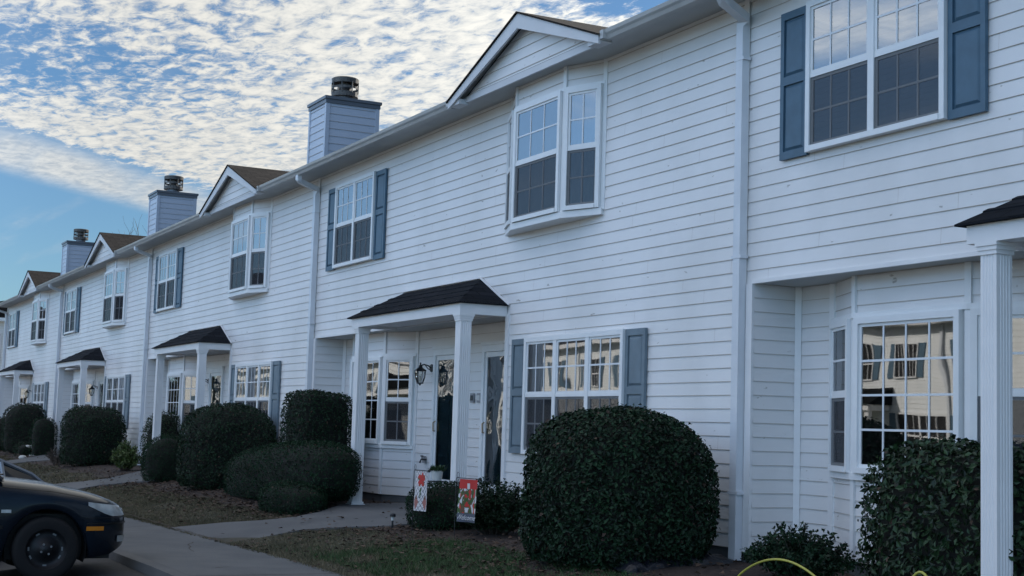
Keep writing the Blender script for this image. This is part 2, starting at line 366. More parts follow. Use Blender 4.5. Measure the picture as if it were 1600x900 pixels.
# ------------------------------------------------------------------ one pair of townhouses (12.19 m between downspouts)
LM = 12.192; ZS = 5.205      # soffit height
bay_faces = lambda x0, xa, xb, x1, yw, yf: [((x0, yw), (xa, yf)), ((xa, yf), (xb, yf)), ((xb, yf), (x1, yw))]
def nrm(A, B): v = Vector((B[0] - A[0], B[1] - A[1])).normalized(); return (v.y, -v.x)
def face_window(parent, A, B, inset, z0, z1, cols, rows, sash=True, cover='curtain', units=1, seed=0, out=.006, glass='glass'):
    a = Vector(A); b = Vector(B); t = (b - a).normalized(); n = Vector((t.y, -t.x)); p = a + t * inset + n * out
    return window(parent, (p.x, p.y, z0), (b - a).length - 2 * inset, z1 - z0, units, cols, rows, math.atan2(t.y, t.x), sash, cover, seed=seed, glass=glass)
def vboard(m, c, n, w, z0, z1, t=.022):  # vertical trim board centred on plan point c
    c = Vector(c); n = Vector(n); tt = Vector((-n.y, n.x)); q = [c - tt * w / 2, c + tt * w / 2, c + tt * w / 2 + n * t, c - tt * w / 2 + n * t]
    m.prism([(p.x, p.y) for p in q], 'z', z0, z1)

def make_house():
    H = empty('townhouse', (0, 0, 0))
    # ---- walls
    w = MB(); ZR = 2.487
    RX0, RX1, RY = .12, 7.22, .525
    siding(w, (0, 0), (7.19, 0), ZR, ZS, (0, -1)); siding(w, (9.51, 0), (LM, 0), ZR, ZS, (0, -1))
    siding(w, (7.19, 0), (9.51, 0), ZR, 3.44, (0, -1))
    siding(w, (RX1, 0), (LM, 0), 0, ZR, (0, -1)); siding(w, (0, 0), (RX0 - .02, 0), 0, ZR, (0, -1))
    siding(w, (RX0, 0), (RX0, RY), 0, 2.46, (1, 0)); siding(w, (RX1, RY), (RX1, 0), 0, 2.46, (-1, 0))
    for a, b in ((RX0, .65), (3.2, 3.90), (4.97, 5.53), (6.60, RX1)): siding(w, (a, RY), (b, RY), 0, 2.46, (0, -1))
    siding(w, (3.9, RY), (4.97, RY), 2.16, 2.46, (0, -1)); siding(w, (5.53, RY), (6.6, RY), 2.16, 2.46, (0, -1))
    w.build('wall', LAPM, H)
    # concrete foundation strip below the siding
    fd = MB()
    fd.box(RX1, LM, .02, .2, -.6, .02); fd.box(0, RX0, .02, .2, -.6, .02); fd.box(RX0 - .1, RX0 - .01, .02, RY, -.6, .02); fd.box(RX0, RX1, RY + .01, RY + .2, -.6, .02)
    fd.prism([(.65, RY), (1.25, .27), (2.6, .27), (3.2, RY)], 'z', -.6, .0)
    fd.build('foundation', M['concrete'], H)
    # ---- trims
    t = MB()
    t.box(-.055, .02, -.03, -.017, -.02, ZS, 0)
    t.box(.035, RX0 + .006, -.028, .0, -.02, ZR - .03)
    t.box(RX1 - .006, RX1 + .08, -.028, 0, -.02, ZR - .03)
    t.box(RX0, RX1, -.024, .01, ZR - .032, ZR + .004)
    vboard(t, (RX0 + .02, RY - .02), (.707, -.707), .06, 0, 2.46)
    vboard(t, (.62, RY), (0, -1), .06, 0, 2.46); vboard(t, (3.24, RY), (0, -1), .06, 0, 2.46)
    t.box(0, LM, -.02, -.004, ZS - .03, ZS)
    t.build('trim', M['trim'], H)
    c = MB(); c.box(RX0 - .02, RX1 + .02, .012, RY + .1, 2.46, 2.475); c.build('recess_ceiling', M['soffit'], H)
    # ---- upper window with shutters
    window(H, (.94, -.02, 3.562), 1.72, 1.365, 2, 3, 2, cover='blind', seed=3)
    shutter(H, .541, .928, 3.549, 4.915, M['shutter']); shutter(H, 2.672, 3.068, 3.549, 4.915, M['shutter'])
    # ---- lower triple window
    window(H, (7.83, -.02, .75), 2.28, 1.385, 3, 3, 2, cover='curtain', seed=5)
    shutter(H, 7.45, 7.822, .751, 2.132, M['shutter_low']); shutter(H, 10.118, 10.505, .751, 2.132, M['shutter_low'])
    # ---- upper bay
    b = MB(); F = bay_faces(7.19, 7.74, 8.96, 9.51, 0, -.21)
    for A, B in F:
        siding(b, A, B, 4.955, ZS + .06, nrm(A, B)); n = nrm(A, B)
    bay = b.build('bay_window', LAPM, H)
    bt = MB()
    for P, n in (((7.19, 0), nrm(*F[0])), ((7.74, -.21), (-.19, -.98)), ((8.96, -.21), (.19, -.98)), ((9.51, 0), nrm(*F[2]))): vboard(bt, P, n, .055, 3.5, ZS + .02, .026)
    def band(mb, F, z0, z1, out, inn=.0):
        o1 = []; 
        pts = [F[0][0], F[1][0], F[2][0], F[2][1]]; ns = [nrm(*F[0]), None, None, nrm(*F[2])]
        m01 = (Vector(nrm(*F[0])) + Vector(nrm(*F[1]))).normalized(); m12 = (Vector(nrm(*F[1])) + Vector(nrm(*F[2]))).normalized()
        dirs = [Vector(ns[0]), m01, m12, Vector(ns[3])]
        outer = [(Vector(p) + dd * out) for p, dd in zip(pts, dirs)]
        mb.prism([(p.x, p.y) for p in outer] + [(pts[3][0], pts[3][1] + .02), (pts[0][0], pts[0][1] + .02)], 'z', z0, z1)
    band(bt, F, 3.44, 3.515, .05); band(bt, F, 4.925, 4.958, .03)
    bt.build('bay_trim', M['vinyl'], bay)
    band_in = MB(); band(band_in, F, 3.516, 4.924, 0); band_in.build('bay_core', M['trim'], bay)
    for i, (A, B) in enumerate(F): face_window(H, A, B, .03, 3.52, 4.925, 3 if i == 1 else 2, 2, True, 'curtain', seed=i + 9)
    # ---- recessed ground floor bay
    G = bay_faces(.65, 1.25, 2.6, 3.2, RY, .25); g = MB()
    for A, B in G: siding(g, A, B, 0, .70, nrm(A, B))
    gb = g.build('bay_window', LAPM, H); g = MB()
    for A, B in G: siding(g, A, B, 2.12, 2.46, nrm(A, B))
    g.build('bay_head_panel', LAPM, gb); gt = MB()
    for P, n in (((.66, RY), nrm(*G[0])), ((1.25, .25), (-.21, -.97)), ((2.6, .25), (.21, -.97)), ((3.2, RY), nrm(*G[2]))):
        vboard(gt, P, n, .06, 0, 2.46, .024)
    band(gt, G, .695, .755, .045); band(gt, G, 2.085, 2.13, .04)
    gt.build('bay_trim', M['vinyl'], gb)
    gc = MB(); band(gc, G, .756, 2.084, 0); gc.build('bay_core', M['trim'], gb)
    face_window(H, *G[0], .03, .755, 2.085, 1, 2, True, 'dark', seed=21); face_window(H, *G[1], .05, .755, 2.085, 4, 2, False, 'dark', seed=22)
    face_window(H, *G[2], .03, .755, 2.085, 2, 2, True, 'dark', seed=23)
    # ---- doors
    for x0 in (3.90, 5.53):
        d = MB(); x1 = x0 + 1.07; y = RY
        d.box(x0, x0 + .075, y - .05, y + .04, -.12, 2.16); d.box(x1 - .075, x1, y - .05, y + .04, -.12, 2.16); d.box(x0 + .075, x1 - .075, y - .05, y + .04, 2.07, 2.16)
        d.box(x0 - .02, x1 + .02, y - .065, y - .02, 2.161, 2.2)
        dr = d.build('door', M['vinyl'], H)
        s = MB(); a, b_ = x0 + .078, x1 - .078
        s.box(a, a + .06, y - .03, y - .008, -.08, 2.065); s.box(b_ - .06, b_, y - .03, y - .008, -.08, 2.065); s.box(a + .06, b_ - .06, y - .03, y - .008, 2.0, 2.065); s.box(a + .06, b_ - .06, y - .03, y - .008, -.08, .30)
        s.build('storm_frame', M['vinyl'], dr)
        s = MB(); s.poly([(a + .06, y - .02, .30), (b_ - .06, y - .02, .30), (b_ - .06, y - .02, 2.0), (a + .06, y - .02, 2.0)]); s.build('storm_glass', M['glass_wavy'], dr)
        s = MB(); s.box(a, b_, y + .02, y + .05, -.1, 2.065)
        for zz0, zz1 in ((.1, .8), (.95, 1.45), (1.55, 1.95)):
            for xx in (a + .1, a + .5): s.box(xx, xx + .3, y + .012, y + .021, zz0, zz1)
        s.build('door_leaf', M['door'], dr)
        s = MB(); s.tube([(a + .03, y - .032, .98), (a + .03, y - .06, .98), (a + .03, y - .065, 1.1), (a + .03, y - .03, 1.12)], .009, 6); s.build('handle', M['brass'], dr)
        s = MB(); s.box(x0 + .01, x1 - .01, y - .09, y + .02, -.12, -.082); s.build('sill', M['steel'], dr)
    # ---- eave: soffit, fascia, gutter
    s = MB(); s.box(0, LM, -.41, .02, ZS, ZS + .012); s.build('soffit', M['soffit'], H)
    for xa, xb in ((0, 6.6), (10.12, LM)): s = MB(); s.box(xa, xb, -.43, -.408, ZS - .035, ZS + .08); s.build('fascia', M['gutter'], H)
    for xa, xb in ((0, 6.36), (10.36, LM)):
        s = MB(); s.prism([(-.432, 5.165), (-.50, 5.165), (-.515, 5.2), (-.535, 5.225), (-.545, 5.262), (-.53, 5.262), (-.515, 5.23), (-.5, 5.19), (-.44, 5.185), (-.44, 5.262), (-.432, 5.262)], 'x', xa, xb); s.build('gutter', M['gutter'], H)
    # ---- main roof
    r = MB(); RZ, RYR = 7.65, 5.1
    GA, GB, yg_ = 6.46, 10.26, -.30; zg_ = 5.275 + (yg_ + .5) * (RZ - 5.275) / (RYR + .5)
    roofquad(r, [(0, -.50, 5.275), (GA, -.50, 5.275), (GA, RYR, RZ), (0, RYR, RZ)]); roofquad(r, [(GB, -.50, 5.275), (LM, -.50, 5.275), (LM, RYR, RZ), (GB, RYR, RZ)])
    roofquad(r, [(GA, yg_, zg_), (GB, yg_, zg_), (GB, RYR, RZ), (GA, RYR, RZ)]); roofquad(r, [(LM, 10.7, 5.275), (0, 10.7, 5.275), (0, RYR, RZ), (LM, RYR, RZ)])
    for xa, xb in ((0, GA), (GB, LM)): r.poly([(xa, -.50, 5.262), (xb, -.50, 5.262), (xb, -.50, 5.275), (xa, -.50, 5.275)])
    rf = r.build('roof', M['shingle'], H)
    bk = MB(); siding(bk, (LM, 10.2), (0, 10.2), -.2, 5.3, (0, 1)); bk.build('wall', LAPM, H)
    # ---- gable over the bay
    gx, gy, hw, zp, ze = 8.36, -.57, 1.92, 5.93, 5.225
    sl_ = (zp - ze) / hw
    g = MB(); yb = 1.1
    for sgn in (-1, 1):
        e0 = (gx + sgn * hw, gy - .015, ze); e1 = (gx + sgn * hw, yb - 1.3, ze)
        p = [(gx + sgn * (hw + .02), gy - .02, ze + .004), (gx + sgn * (hw + .02), -.35, ze + .004), (gx, 1.15, zp + .018), (gx, gy - .02, zp + .018)]
        q = [(x, y, z - .022) for x, y, z in p]
        if sgn < 0: roofquad(g, [p[1], p[0], p[3], p[2]])
        else: roofquad(g, p)
        g.poly([p[0], p[3], q[3], q[0]])
        g.poly([q[0], q[1], q[2], q[3]])
    gb2 = g.build('gable_roof', M['shingle'], H)
    rk = MB(); bw = .185
    for sgn in (-1, 1):   # rake boards
        x0 = gx + sgn * hw
        rk.prism([(x0, ze), (gx, zp), (gx, zp - bw), (x0 - sgn * .0, ze - bw + .085), (x0, ze - .07)], 'y', gy, gy + .03)
        # return box with its gutter end
        rk.box(min(x0, x0 - sgn * .28), max(x0, x0 - sgn * .28), gy + .031, -.40, ze - .07, ze - .005)
        # rake soffit
        rk.poly([(x0, gy + .03, ze - .03), (gx, gy + .03, zp - .03), (gx, -.41, zp - .03), (x0, -.41, ze - .03)])
    rk.build('rake_board', M['rake'], gb2)
    tf = MB(); zb = 5.27
    def clp(z): 
        hwz = max(0.001, (zp - .07 - z) / sl_); return (.5 - hwz / (2 * hw), .5 + hwz / (2 * hw))
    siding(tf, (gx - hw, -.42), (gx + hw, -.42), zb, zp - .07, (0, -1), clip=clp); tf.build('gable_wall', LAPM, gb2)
    bd = MB(); bd.box(gx - 1.74, gx + 1.74, -.414, -.32, zb - .015, zb + .004); 
    for sgn in (-1, 1):
        bd.box(*sorted((gx + sgn * 2.0, gx + sgn * 1.93)), -.56, -.44, 5.17, 5.262); 
    bd.build('gable_trim', M['gutter'], gb2); bd = MB(); bd.box(gx - 1.74, gx + 1.74, -.445, -.415, ZS - .03, zb - .016); bd.build('gable_band', M['rake'], gb2)
    # ---- chimney
    c = MB(); X0, X1, Y0, Y1, ZT = -.83, .03, .03, .97, 6.58
    siding(c, (X0, Y0), (X1, Y0), 5.3, ZT, (0, -1)); siding(c, (X1, Y0), (X1, Y1), 5.3, ZT, (1, 0)); siding(c, (X1, Y1), (X0, Y1), 5.3, ZT, (0, 1)); siding(c, (X0, Y1), (X0, Y0), 5.3, ZT, (-1, 0))
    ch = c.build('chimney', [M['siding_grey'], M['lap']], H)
    for x in (X0, X1):
        for y in (Y0, Y1): c = MB(); c.box(x - .02 if x == X0 else x - .05, x + .05 if x == X0 else x + .02, y - .02 if y == Y0 else y - .05, y + .05 if y == Y0 else y + .02, 5.3, ZT); c.build('corner_board', M['siding_grey'], ch)
    c = MB(); c.box(X0 - .05, X1 + .05, Y0 - .05, Y1 + .05, ZT, ZT + .05); c.box(X0 - .03, X1 + .03, Y0 - .03, Y1 + .03, ZT - .07, ZT); c.build('chimney_top', M['steelblue'], ch)
    c = MB(); cc = ((X0 + X1) / 2, (Y0 + Y1) / 2, ZT + .05)
    c.lathe([(.20, 0), (.17, .02), (.15, .05), (.15, .16), (.14, .16)], cc); c.build('flue', M['steelblue'], ch)
    c = MB(); c.lathe([(.15, .14), (.235, .11), (.235, .19)], cc, 24); c.lathe([(.235, .25), (.235, .29)], cc, 24)
    c.lathe([(.235, .35), (.24, .43), (.22, .445), (.0, .46)], cc, 24); c.lathe([(.0, .34), (.235, .35)], cc, 24)
    c.lathe([(.11, .14), (.11, .35)], cc, 16)
    for j in range(8): an = j * math.pi / 4 + .2; c.tube([(cc[0] + .235 * math.cos(an), cc[1] + .235 * math.sin(an), cc[2] + .17), (cc[0] + .235 * math.cos(an), cc[1] + .235 * math.sin(an), cc[2] + .37)], .012, 5)
    c.build('chimney_cap', M['steel'], ch)
    # ---- downspout at the left edge of the pair
    s = MB(); path = [(.20, -.47, 5.17), (.20, -.47, 5.10), (.17, -.42, 5.07), (.04, -.10, 5.00), (-.02, -.07, 4.96), (-.03, -.065, 4.88), (-.03, -.065, .12), (-.03, -.066, -.10)]
    hw_, hd = .052, .038
    for i, p in enumerate(path):
        a, b_ = ((Vector(path[min(i + 1, len(path) - 1)]) - Vector(path[max(i - 1, 0)])).normalized(), None)
        sx_ = Vector((1, 0, 0)); sy_ = a.cross(sx_).normalized(); sx_ = sy_.cross(a).normalized()
        for q in ((-1, -1), (1, -1), (1, 1), (-1, 1)): s.v.append(tuple(Vector(p) + sx_ * hw_ * q[0] + sy_ * hd * q[1]))
    for i in range(len(path) - 1):
        for j in range(4): s.f.append((i * 4 + j, i * 4 + (j + 1) % 4, i * 4 + 4 + (j + 1) % 4, i * 4 + 4 + j)); s.m.append(0)
    ds = s.build('downspout', M['spout'], H)
    for z in (.5, 2.7, 4.6): s = MB(); s.box(-.105, .045, -.107, -.02, z, z + .03); s.build('bracket', M['spout'], ds)
    # ---- porch
    p = MB(); A0, A1, YF = 3.46, 7.25, -.66
    p.box(A0 + .04, A1 - .02, YF, YF + .15, 2.43, 2.565); p.box(A0 + .04, A0 + .19, YF + .151, -.018, 2.432, 2.563); p.box(A1 - .17, A1 - .02, YF + .151, -.018, 2.432, 2.563)
    pb = p.build('porch_beam', M['trim'], H)
    p = MB(); p.box(A0 + .191, A1 - .171, YF + .151, -.018, 2.47, 2.482); p.build('porch_ceiling', M['trim'], pb)
    r = MB(); e = 2.575; XL, XR, YE = A0 - .03, A1 + .03, YF - .05
    sag = lambda q: q
    roofquad(r, [(XL, YE, e), (XR, YE, e), (6.45, -.019, 2.955), (3.90, -.019, 2.955)])
    roofquad(r, [(XL, -.019, e), (XL, YE, e), (3.90, -.019, 2.955)]); roofquad(r, [(XR, YE, e), (XR, -.019, e), (6.45, -.019, 2.955)])
    r.box(XL, XR, YE, -.019, e - .014, e - .001)
    # shingle course edges
    for k in range(1, 4):
        f = k / 4.2; a = Vector((XL, YE, e)).lerp(Vector((3.90, -.019, 2.955)), f); b_ = Vector((XR, YE, e)).lerp(Vector((6.45, -.019, 2.955)), f)
        r.prism([(a.y - .004, a.z - .004), (a.y - .004, a.z + .009), (a.y + .05, a.z + .033)], 'x', a.x, b_.x)
    pr = r.build('porch_roof', M['shingle_dark'], H)
    r = MB(); r.tube([(XR + .01, -.025, e + .0), (6.45, -.025, 2.975), (3.90, -.025, 2.975), (XL - .01, -.025, e)], .014, 5); r.build('flashing', M['trim'], pr)
    for x in (3.68, 7.13):
        c = MB(); y = YF + .10; h = .074; G_ = gzf(0, -.7)
        prof = []; nfl = 4
        # fluted square shaft
        def side(ax):
            pts = []; 
            for i in range(nfl):
                c0 = -h + .02 + (2 * h - .04) * i / nfl; c1 = -h + .02 + (2 * h - .04) * (i + 1) / nfl; g_ = .006
                pts += [(c0 + .004, h), (c0 + .009, h - g_), (c1 - .009, h - g_), (c1 - .004, h)]
            return [(-h, h)] + pts
        ring = []
        for rot in range(4):
            cs, sn = [(1, 0), (0, -1), (-1, 0), (0, 1)][rot]
            for (u, v) in side(0): ring.append((x + u * cs - v * sn, y + u * sn + v * cs))
        c.prism(ring, 'z', -.12, 2.36)
        col_ = c.build('column', M['trim'], H)
        c = MB(); c.box(x - .084, x + .084, y - .084, y + .084, 2.345, 2.375); c.box(x - .092, x + .092, y - .092, y + .092, 2.375, 2.405); c.box(x - .102, x + .102, y - .102, y + .102, 2.405, 2.4295)
        c.build('capital', M['trim'], col_)
        c = MB(); c.box(x - .108, x + .108, y - .108, y + .108, -.125, -.085); c.box(x - .09, x + .09, y - .09, y + .09, -.085, -.055); c.build('base', M['trim'], col_)
    return H
# ------------------------------------------------------------------ ground
def gzf(x, y):
    s = .01 * min(max(-3 - x, 0), 12)
    if y >= -1: return -.13
    if y > -3.2: t = (-1 - y) / 2.2; return -.13 + (-.25 - s) * t
    return -.38 - s
def lotz(x, y=-7): return -.55 - .10 * min(max(-4.4 - x, 0), 4) * min(1, max(0, (-4.76 - y) / 1.3)) + .085 * (1 - min(1, max(0, (-4.76 - y) / 1.3)))
def sheet(name, xs, ys, zf, m, kind='structure', skirt=0):
    b = MB(); nx, ny = len(xs), len(ys)
    for x in xs:
        for y in ys: b.v.append((x, y, zf(x, y)))
    for i in range(nx - 1):
        for j in range(ny - 1): b.f.append((i * ny + j, (i + 1) * ny + j, (i + 1) * ny + j + 1, i * ny + j + 1)); b.m.append(0)
    o = b.build(name, m, smooth=True); tag(o, kind=kind); return o
fr_ = lambda a, b, s: list(np.arange(a, b + 1e-6, s))
sheet('ground', [-900, -300, -100, 0, 100, 400], [-400, -100, 0, 100, 400, 900], lambda x, y: -1.15, M['field'])
sheet('lawn', [-110, -90, -70] + fr_(-60, 14, .5) + [20, 30], fr_(-3.2, 0, .1) + [.3, .6, 12, 30], lambda x, y: gzf(x, y) + (.02 * noise.noise((x * .8, y * 1.5, 0)) if -3.1 < y < -1 else 0), M['lawn'])
def nz(x, y, s=1, a=1): return a * noise.noise((x * s, y * s, 3.3))
sheet('parking_lot', [-110, -60, -40] + fr_(-14, 0, .5) + [5, 15, 30], [-20.5, -12, -8, -6.06, -5.6, -5.2, -4.76], lambda x, y: lotz(x, y), M['asphalt'])
xs_ = [-110, -60, -40, -30, -20, -15] + fr_(-13, 0, 1) + [5, 15, 30]
sw = MB()
for a, b in zip(xs_, xs_[1:]):
    for (y0, y1, dz) in ((-4.6, -3.2, .012),):
        za, zb = gzf(a, -4) + dz, gzf(b, -4) + dz
        sw.poly([(a, y0, za), (b, y0, zb), (b, y1, zb), (a, y1, za)])
o = sw.build('sidewalk', M['concrete']); tag(o, kind='structure')
kb = MB()
for a, b in zip(xs_, xs_[1:]):
    za, zb = gzf(a, -4) + .012, gzf(b, -4) + .012
    kb.poly([(a, -4.73, za - .008), (b, -4.73, zb - .008), (b, -4.603, zb), (a, -4.603, za)])
    kb.poly([(a, -4.76, lotz(a, -4.7) - .1), (b, -4.76, lotz(b, -4.7) - .1), (b, -4.73, zb - .008), (a, -4.73, za - .008)])
o = kb.build('kerb', M['path']); tag(o, kind='structure')
# a joint every 1.5 m in the sidewalk
jt = MB()
for i in range(9):
    x = 4.1 - i * 6.1; z = gzf(x, -4) + .0135
    jt.poly([(x - .009, -4.6, z), (x + .009, -4.6, z), (x + .009, -3.2, z), (x - .009, -3.2, z)])
jt.poly([(-60, -3.215, gzf(-60, -4) + .015), (8, -3.215, gzf(8, -4) + .015), (8, -3.195, gzf(8, -4) + .015), (-60, -3.195, gzf(-60, -4) + .015)])
crn = random.Random(12)
for (cx_, cy_, dx_, dy_, nn_) in ((-2.2, -3.22, -.06, -.11, 12), (-6.4, -4.58, .09, .10, 13), (-9.0, -3.25, .05, -.12, 10), (-4.6, -3.9, -.16, .03, 9), (.4, -3.22, .02, -.12, 11)):
    x, y = cx_, cy_
    for q in range(nn_):
        x2 = x + dx_ + crn.gauss(0, .04); y2 = max(-4.58, min(-3.22, y + dy_ + crn.gauss(0, .02))); z = gzf(x, -4) + .0138; z2 = gzf(x2, -4) + .0138; w_ = .003 + .003 * crn.random()
        jt.poly([(x - w_, y - w_, z), (x + w_, y + w_, z), (x2 + w_, y2 + w_, z2), (x2 - w_, y2 - w_, z2)]); x, y = x2, y2
o = jt.build('sidewalk_joint', M['mulch']); tag(o, kind='structure')
# mulch beds along the wall
mb_ = MB(); xs2 = fr_(-60, 13, .25)
def mfront(x): return -1.78 + .28 * noise.noise((x * .7, 0, 0)) + .08 * noise.noise((x * 4, 0, 1)) - (.55 if x > .3 else 0)
for i, x in enumerate(xs2):
    f = mfront(x)
    for j in range(9):
        y = f + (.5 - f) * j / 8; mb_.v.append((x, y, gzf(x, y) + .008 + (.025 * abs(noise.noise((x * 3, y * 3, 0))) if 0 < j else 0)))
for i in range(len(xs2) - 1):
    for j in range(8): mb_.f.append((i * 9 + j, (i + 1) * 9 + j, (i + 1) * 9 + j + 1, i * 9 + j + 1)); mb_.m.append(0)
o = mb_.build('mulch_bed', M['mulch'], smooth=True); tag(o, kind='structure')
# branch walks to each porch
PATH = [(-3.205, 3.6, 6.4), (-2.6, 4.15, 6.3), (-2.2, 4.55, 6.2), (-1.8, 4.72, 6.55), (-1.4, 4.5, 7.05), (-1.0, 4.1, 7.2), (-.75, 3.6, 7.22), (.0, 3.3, 7.2), (.53, 3.15, 7.2)]
for k in range(5):
    pm = MB(); dx = -LM * k
    for (ya, la, ra), (yb, lb, rb) in zip(PATH, PATH[1:]):
        za = gzf(la + dx, ya) + .034 if ya > -3.2 else gzf(la + dx, ya) + .013; zb = gzf(lb + dx, yb) + .034
        if ya >= -1: za = -.096
        if yb >= -1: zb = -.096
        pm.poly([(la + dx, ya, za), (ra + dx, ya, za), (rb + dx, yb, zb), (lb + dx, yb, zb)])
        for s0, s1, z0_, z1_ in ((la, lb, za, zb), (ra, rb, za, zb)): pm.poly([(s0 + dx, ya, za - .06), (s1 + dx, yb, zb - .06), (s1 + dx, yb, zb), (s0 + dx, ya, za)])
    o = pm.build('path', M['path']); tag(o, kind='structure')
def on_path(x, y):
    for k in range(5):
        lx = x + LM * k
        for (ya, la, ra), (yb, lb, rb) in zip(PATH, PATH[1:]):
            if ya <= y <= yb:
                t = (y - ya) / (yb - ya); return la + (lb - la) * t - .03 < lx < ra + (rb - ra) * t + .03 if 2.5 < lx < 8 else False if k == 4 else on_path_k(x, y, k + 1)
    return False
def on_path(x, y):
    for k in range(5):
        lx = x + LM * k
        if not 2.5 < lx < 8: continue
        for (ya, la, ra), (yb, lb, rb) in zip(PATH, PATH[1:]):
            if ya <= y <= yb:
                t = (y - ya) / (yb - ya)
                if la + (lb - la) * t - .03 < lx < ra + (rb - ra) * t + .03: return True
    return False

# ------------------------------------------------------------------ the row of houses
H0 = make_house(); index_children()
GH = 'townhouse pairs joined in one white sided row'
hl = ['nearest white townhouse pair, its big bay window behind the fluted column at right',
      'white sided townhouse pair whose porch has two flags and the big round bush beside it',
      'white townhouse pair whose porch is left of the big clipped bush cluster',
      'white sided townhouse pair whose porch column stands beside the white birdbath',
      'farthest white sided townhouse pair at the left end of the row']
houses = [H0]
for k in range(1, 5):
    h = copy_tree(H0); h.location = (-LM * k, 0, 0); houses.append(h)
_kill = [o for o in bpy.data.objects if o.parent == houses[4] and o.name.startswith('chimney')]
for o in _kill:
    for q in [x for x in bpy.data.objects if x.parent == o]: bpy.data.objects.remove(q)
    bpy.data.objects.remove(o)
for h, l in zip(houses, hl): tag(h, l, 'townhouse', GH)
# end walls
def endwall(parent, x, nx):
    m = MB(); 
    def clipz(z):
        if z <= 5.25: return (0, 1)
        q = (7.62 - z) / (7.62 - 5.25); return (.5 - q / 2, .5 + q / 2)
    A, B = ((x, 10.2), (x, 0)) if nx < 0 else ((x, 0), (x, 10.2))
    siding(m, A, B, -.2, 7.6, (nx, 0), clip=clipz); m.build('end_wall', LAPM, parent)
    t = MB(); t.box(min(x, x + nx * .03) - .0, max(x, x + nx * .03), -.032, .06, -.1, 5.2)
    t.prism([(-.5, 5.15), (5.1, 7.56), (10.7, 5.15), (10.7, 5.27), (5.1, 7.68), (-.5, 5.27)], 'x', x + nx * .02, x + nx * .16); t.build('end_trim', M['trim'], parent)
endwall(houses[4], -.06, -1); endwall(houses[0], LM, 1)

# ------------------------------------------------------------------ lanterns, number plates, tap
def make_lantern():
    r = empty('wall_lantern', (0, 0, 0))
    m = MB(); m.lathe([(0, -.012), (.05, -.01), (.055, .0), (0, .0)], (0, 0, 0), 12)
    m.v = [(x, z - 0.0, y + .0) for x, y, z in m.v]
    m.tube([(0, -.01, .0), (0, -.05, .03), (0, -.11, .045), (0, -.15, .03), (0, -.16, 0)], .009, 6); m.tube([(0, -.01, -.03), (0, -.05, -.01), (0, -.09, .03)], .006, 6)
    m.build('arm', M['black'], r, (0, 0, .03))
    c = (0, -.16, 0); m = MB()
    m.lathe([(0, .10), (.012, .09), (.008, .07), (.02, .06), (.03, .03), (.075, .0), (.082, -.015), (.07, -.018)], c, 6)
    for j in range(6):
        a = j * math.pi / 3; m.tube([(c[0] + .07 * math.cos(a), c[1] + .07 * math.sin(a), -.018), (c[0] + .062 * math.cos(a), c[1] + .062 * math.sin(a), -.10), (c[0] + .04 * math.cos(a), c[1] + .04 * math.sin(a), -.165)], .005, 4)
    m.lathe([(.045, -.165), (.045, -.178), (.015, -.185), (.008, -.2), (0, -.205)], c, 6); m.build('cage', M['black'], r)
    m = MB(); m.lathe([(.066, -.02), (.058, -.10), (.036, -.165)], c, 6); m.build('lamp_glass', M['lampglass'], r)
    m = MB(); m.tube([(0, -.16, -.15), (0, -.16, -.08)], .012, 8); m.build('bulb', M['stone'], r)
    r.scale = (1.12, 1.12, 1.12); return r
lan = make_lantern(); index_children()
ll = ['black wall lantern beside the nearest bay window at right, hidden behind the column', 'black wall lantern between the bay window and the left door of the flag porch',
      'black wall lantern on the porch wall behind the clustered clipped bushes', 'black wall lantern on the porch wall of the house beside the birdbath', 'smallest black wall lantern on the farthest porch at left']
for k in range(5):
    if k == 0: continue
    l = lan if k == 1 else copy_tree(lan); l.location = (3.79 - LM * k, .505, 1.86); tag(l, ll[k], 'wall lantern', 'black lanterns beside the front doors')
def number_plate(x, y, z, name, label, mt, cat, txt):
    m = MB(); m.box(x - .055, x + .055, y - .018, y - .002, z - .065, z + .065); o = m.build(name, mt); tag(o, label, cat, 'small grey plates between the two doors')
    m = MB(); m.box(x - .04, x + .04, y - .0225, y - .0185, z - .035, z + .035); m.build('plate_face', M['black'] if txt else M['terracotta'], o)
number_plate(5.22 - LM, .51, 1.45, 'number_plate', 'small dark grey plate, the left of two beside the right hand door', M['plate'], 'number plate', 1)
number_plate(5.43 - LM, .51, 1.45, 'number_plate', 'small pale grey plate, the right of two beside the right hand door', M['plate'], 'number plate', 0)
t = empty('wall_tap', (3.68 - LM, .50, .56)); tag(t, 'small wall tap on a square plate low on the siding under the lantern', 'tap')
m = MB(); m.box(-.06, .03, -.02, 0, -.05, .05); m.build('plate', M['plate'], t); m = MB(); m.tube([(0.04, 0, 0), (.04, -.08, 0), (.04, -.1, -.05)], .013, 6); m.tube([(.0, -.07, .05), (.08, -.07, .05)], .01, 5); m.tube([(.04, -.07, .05), (.04, -.07, 0)], .006, 5); m.build('spout', M['black'], t)

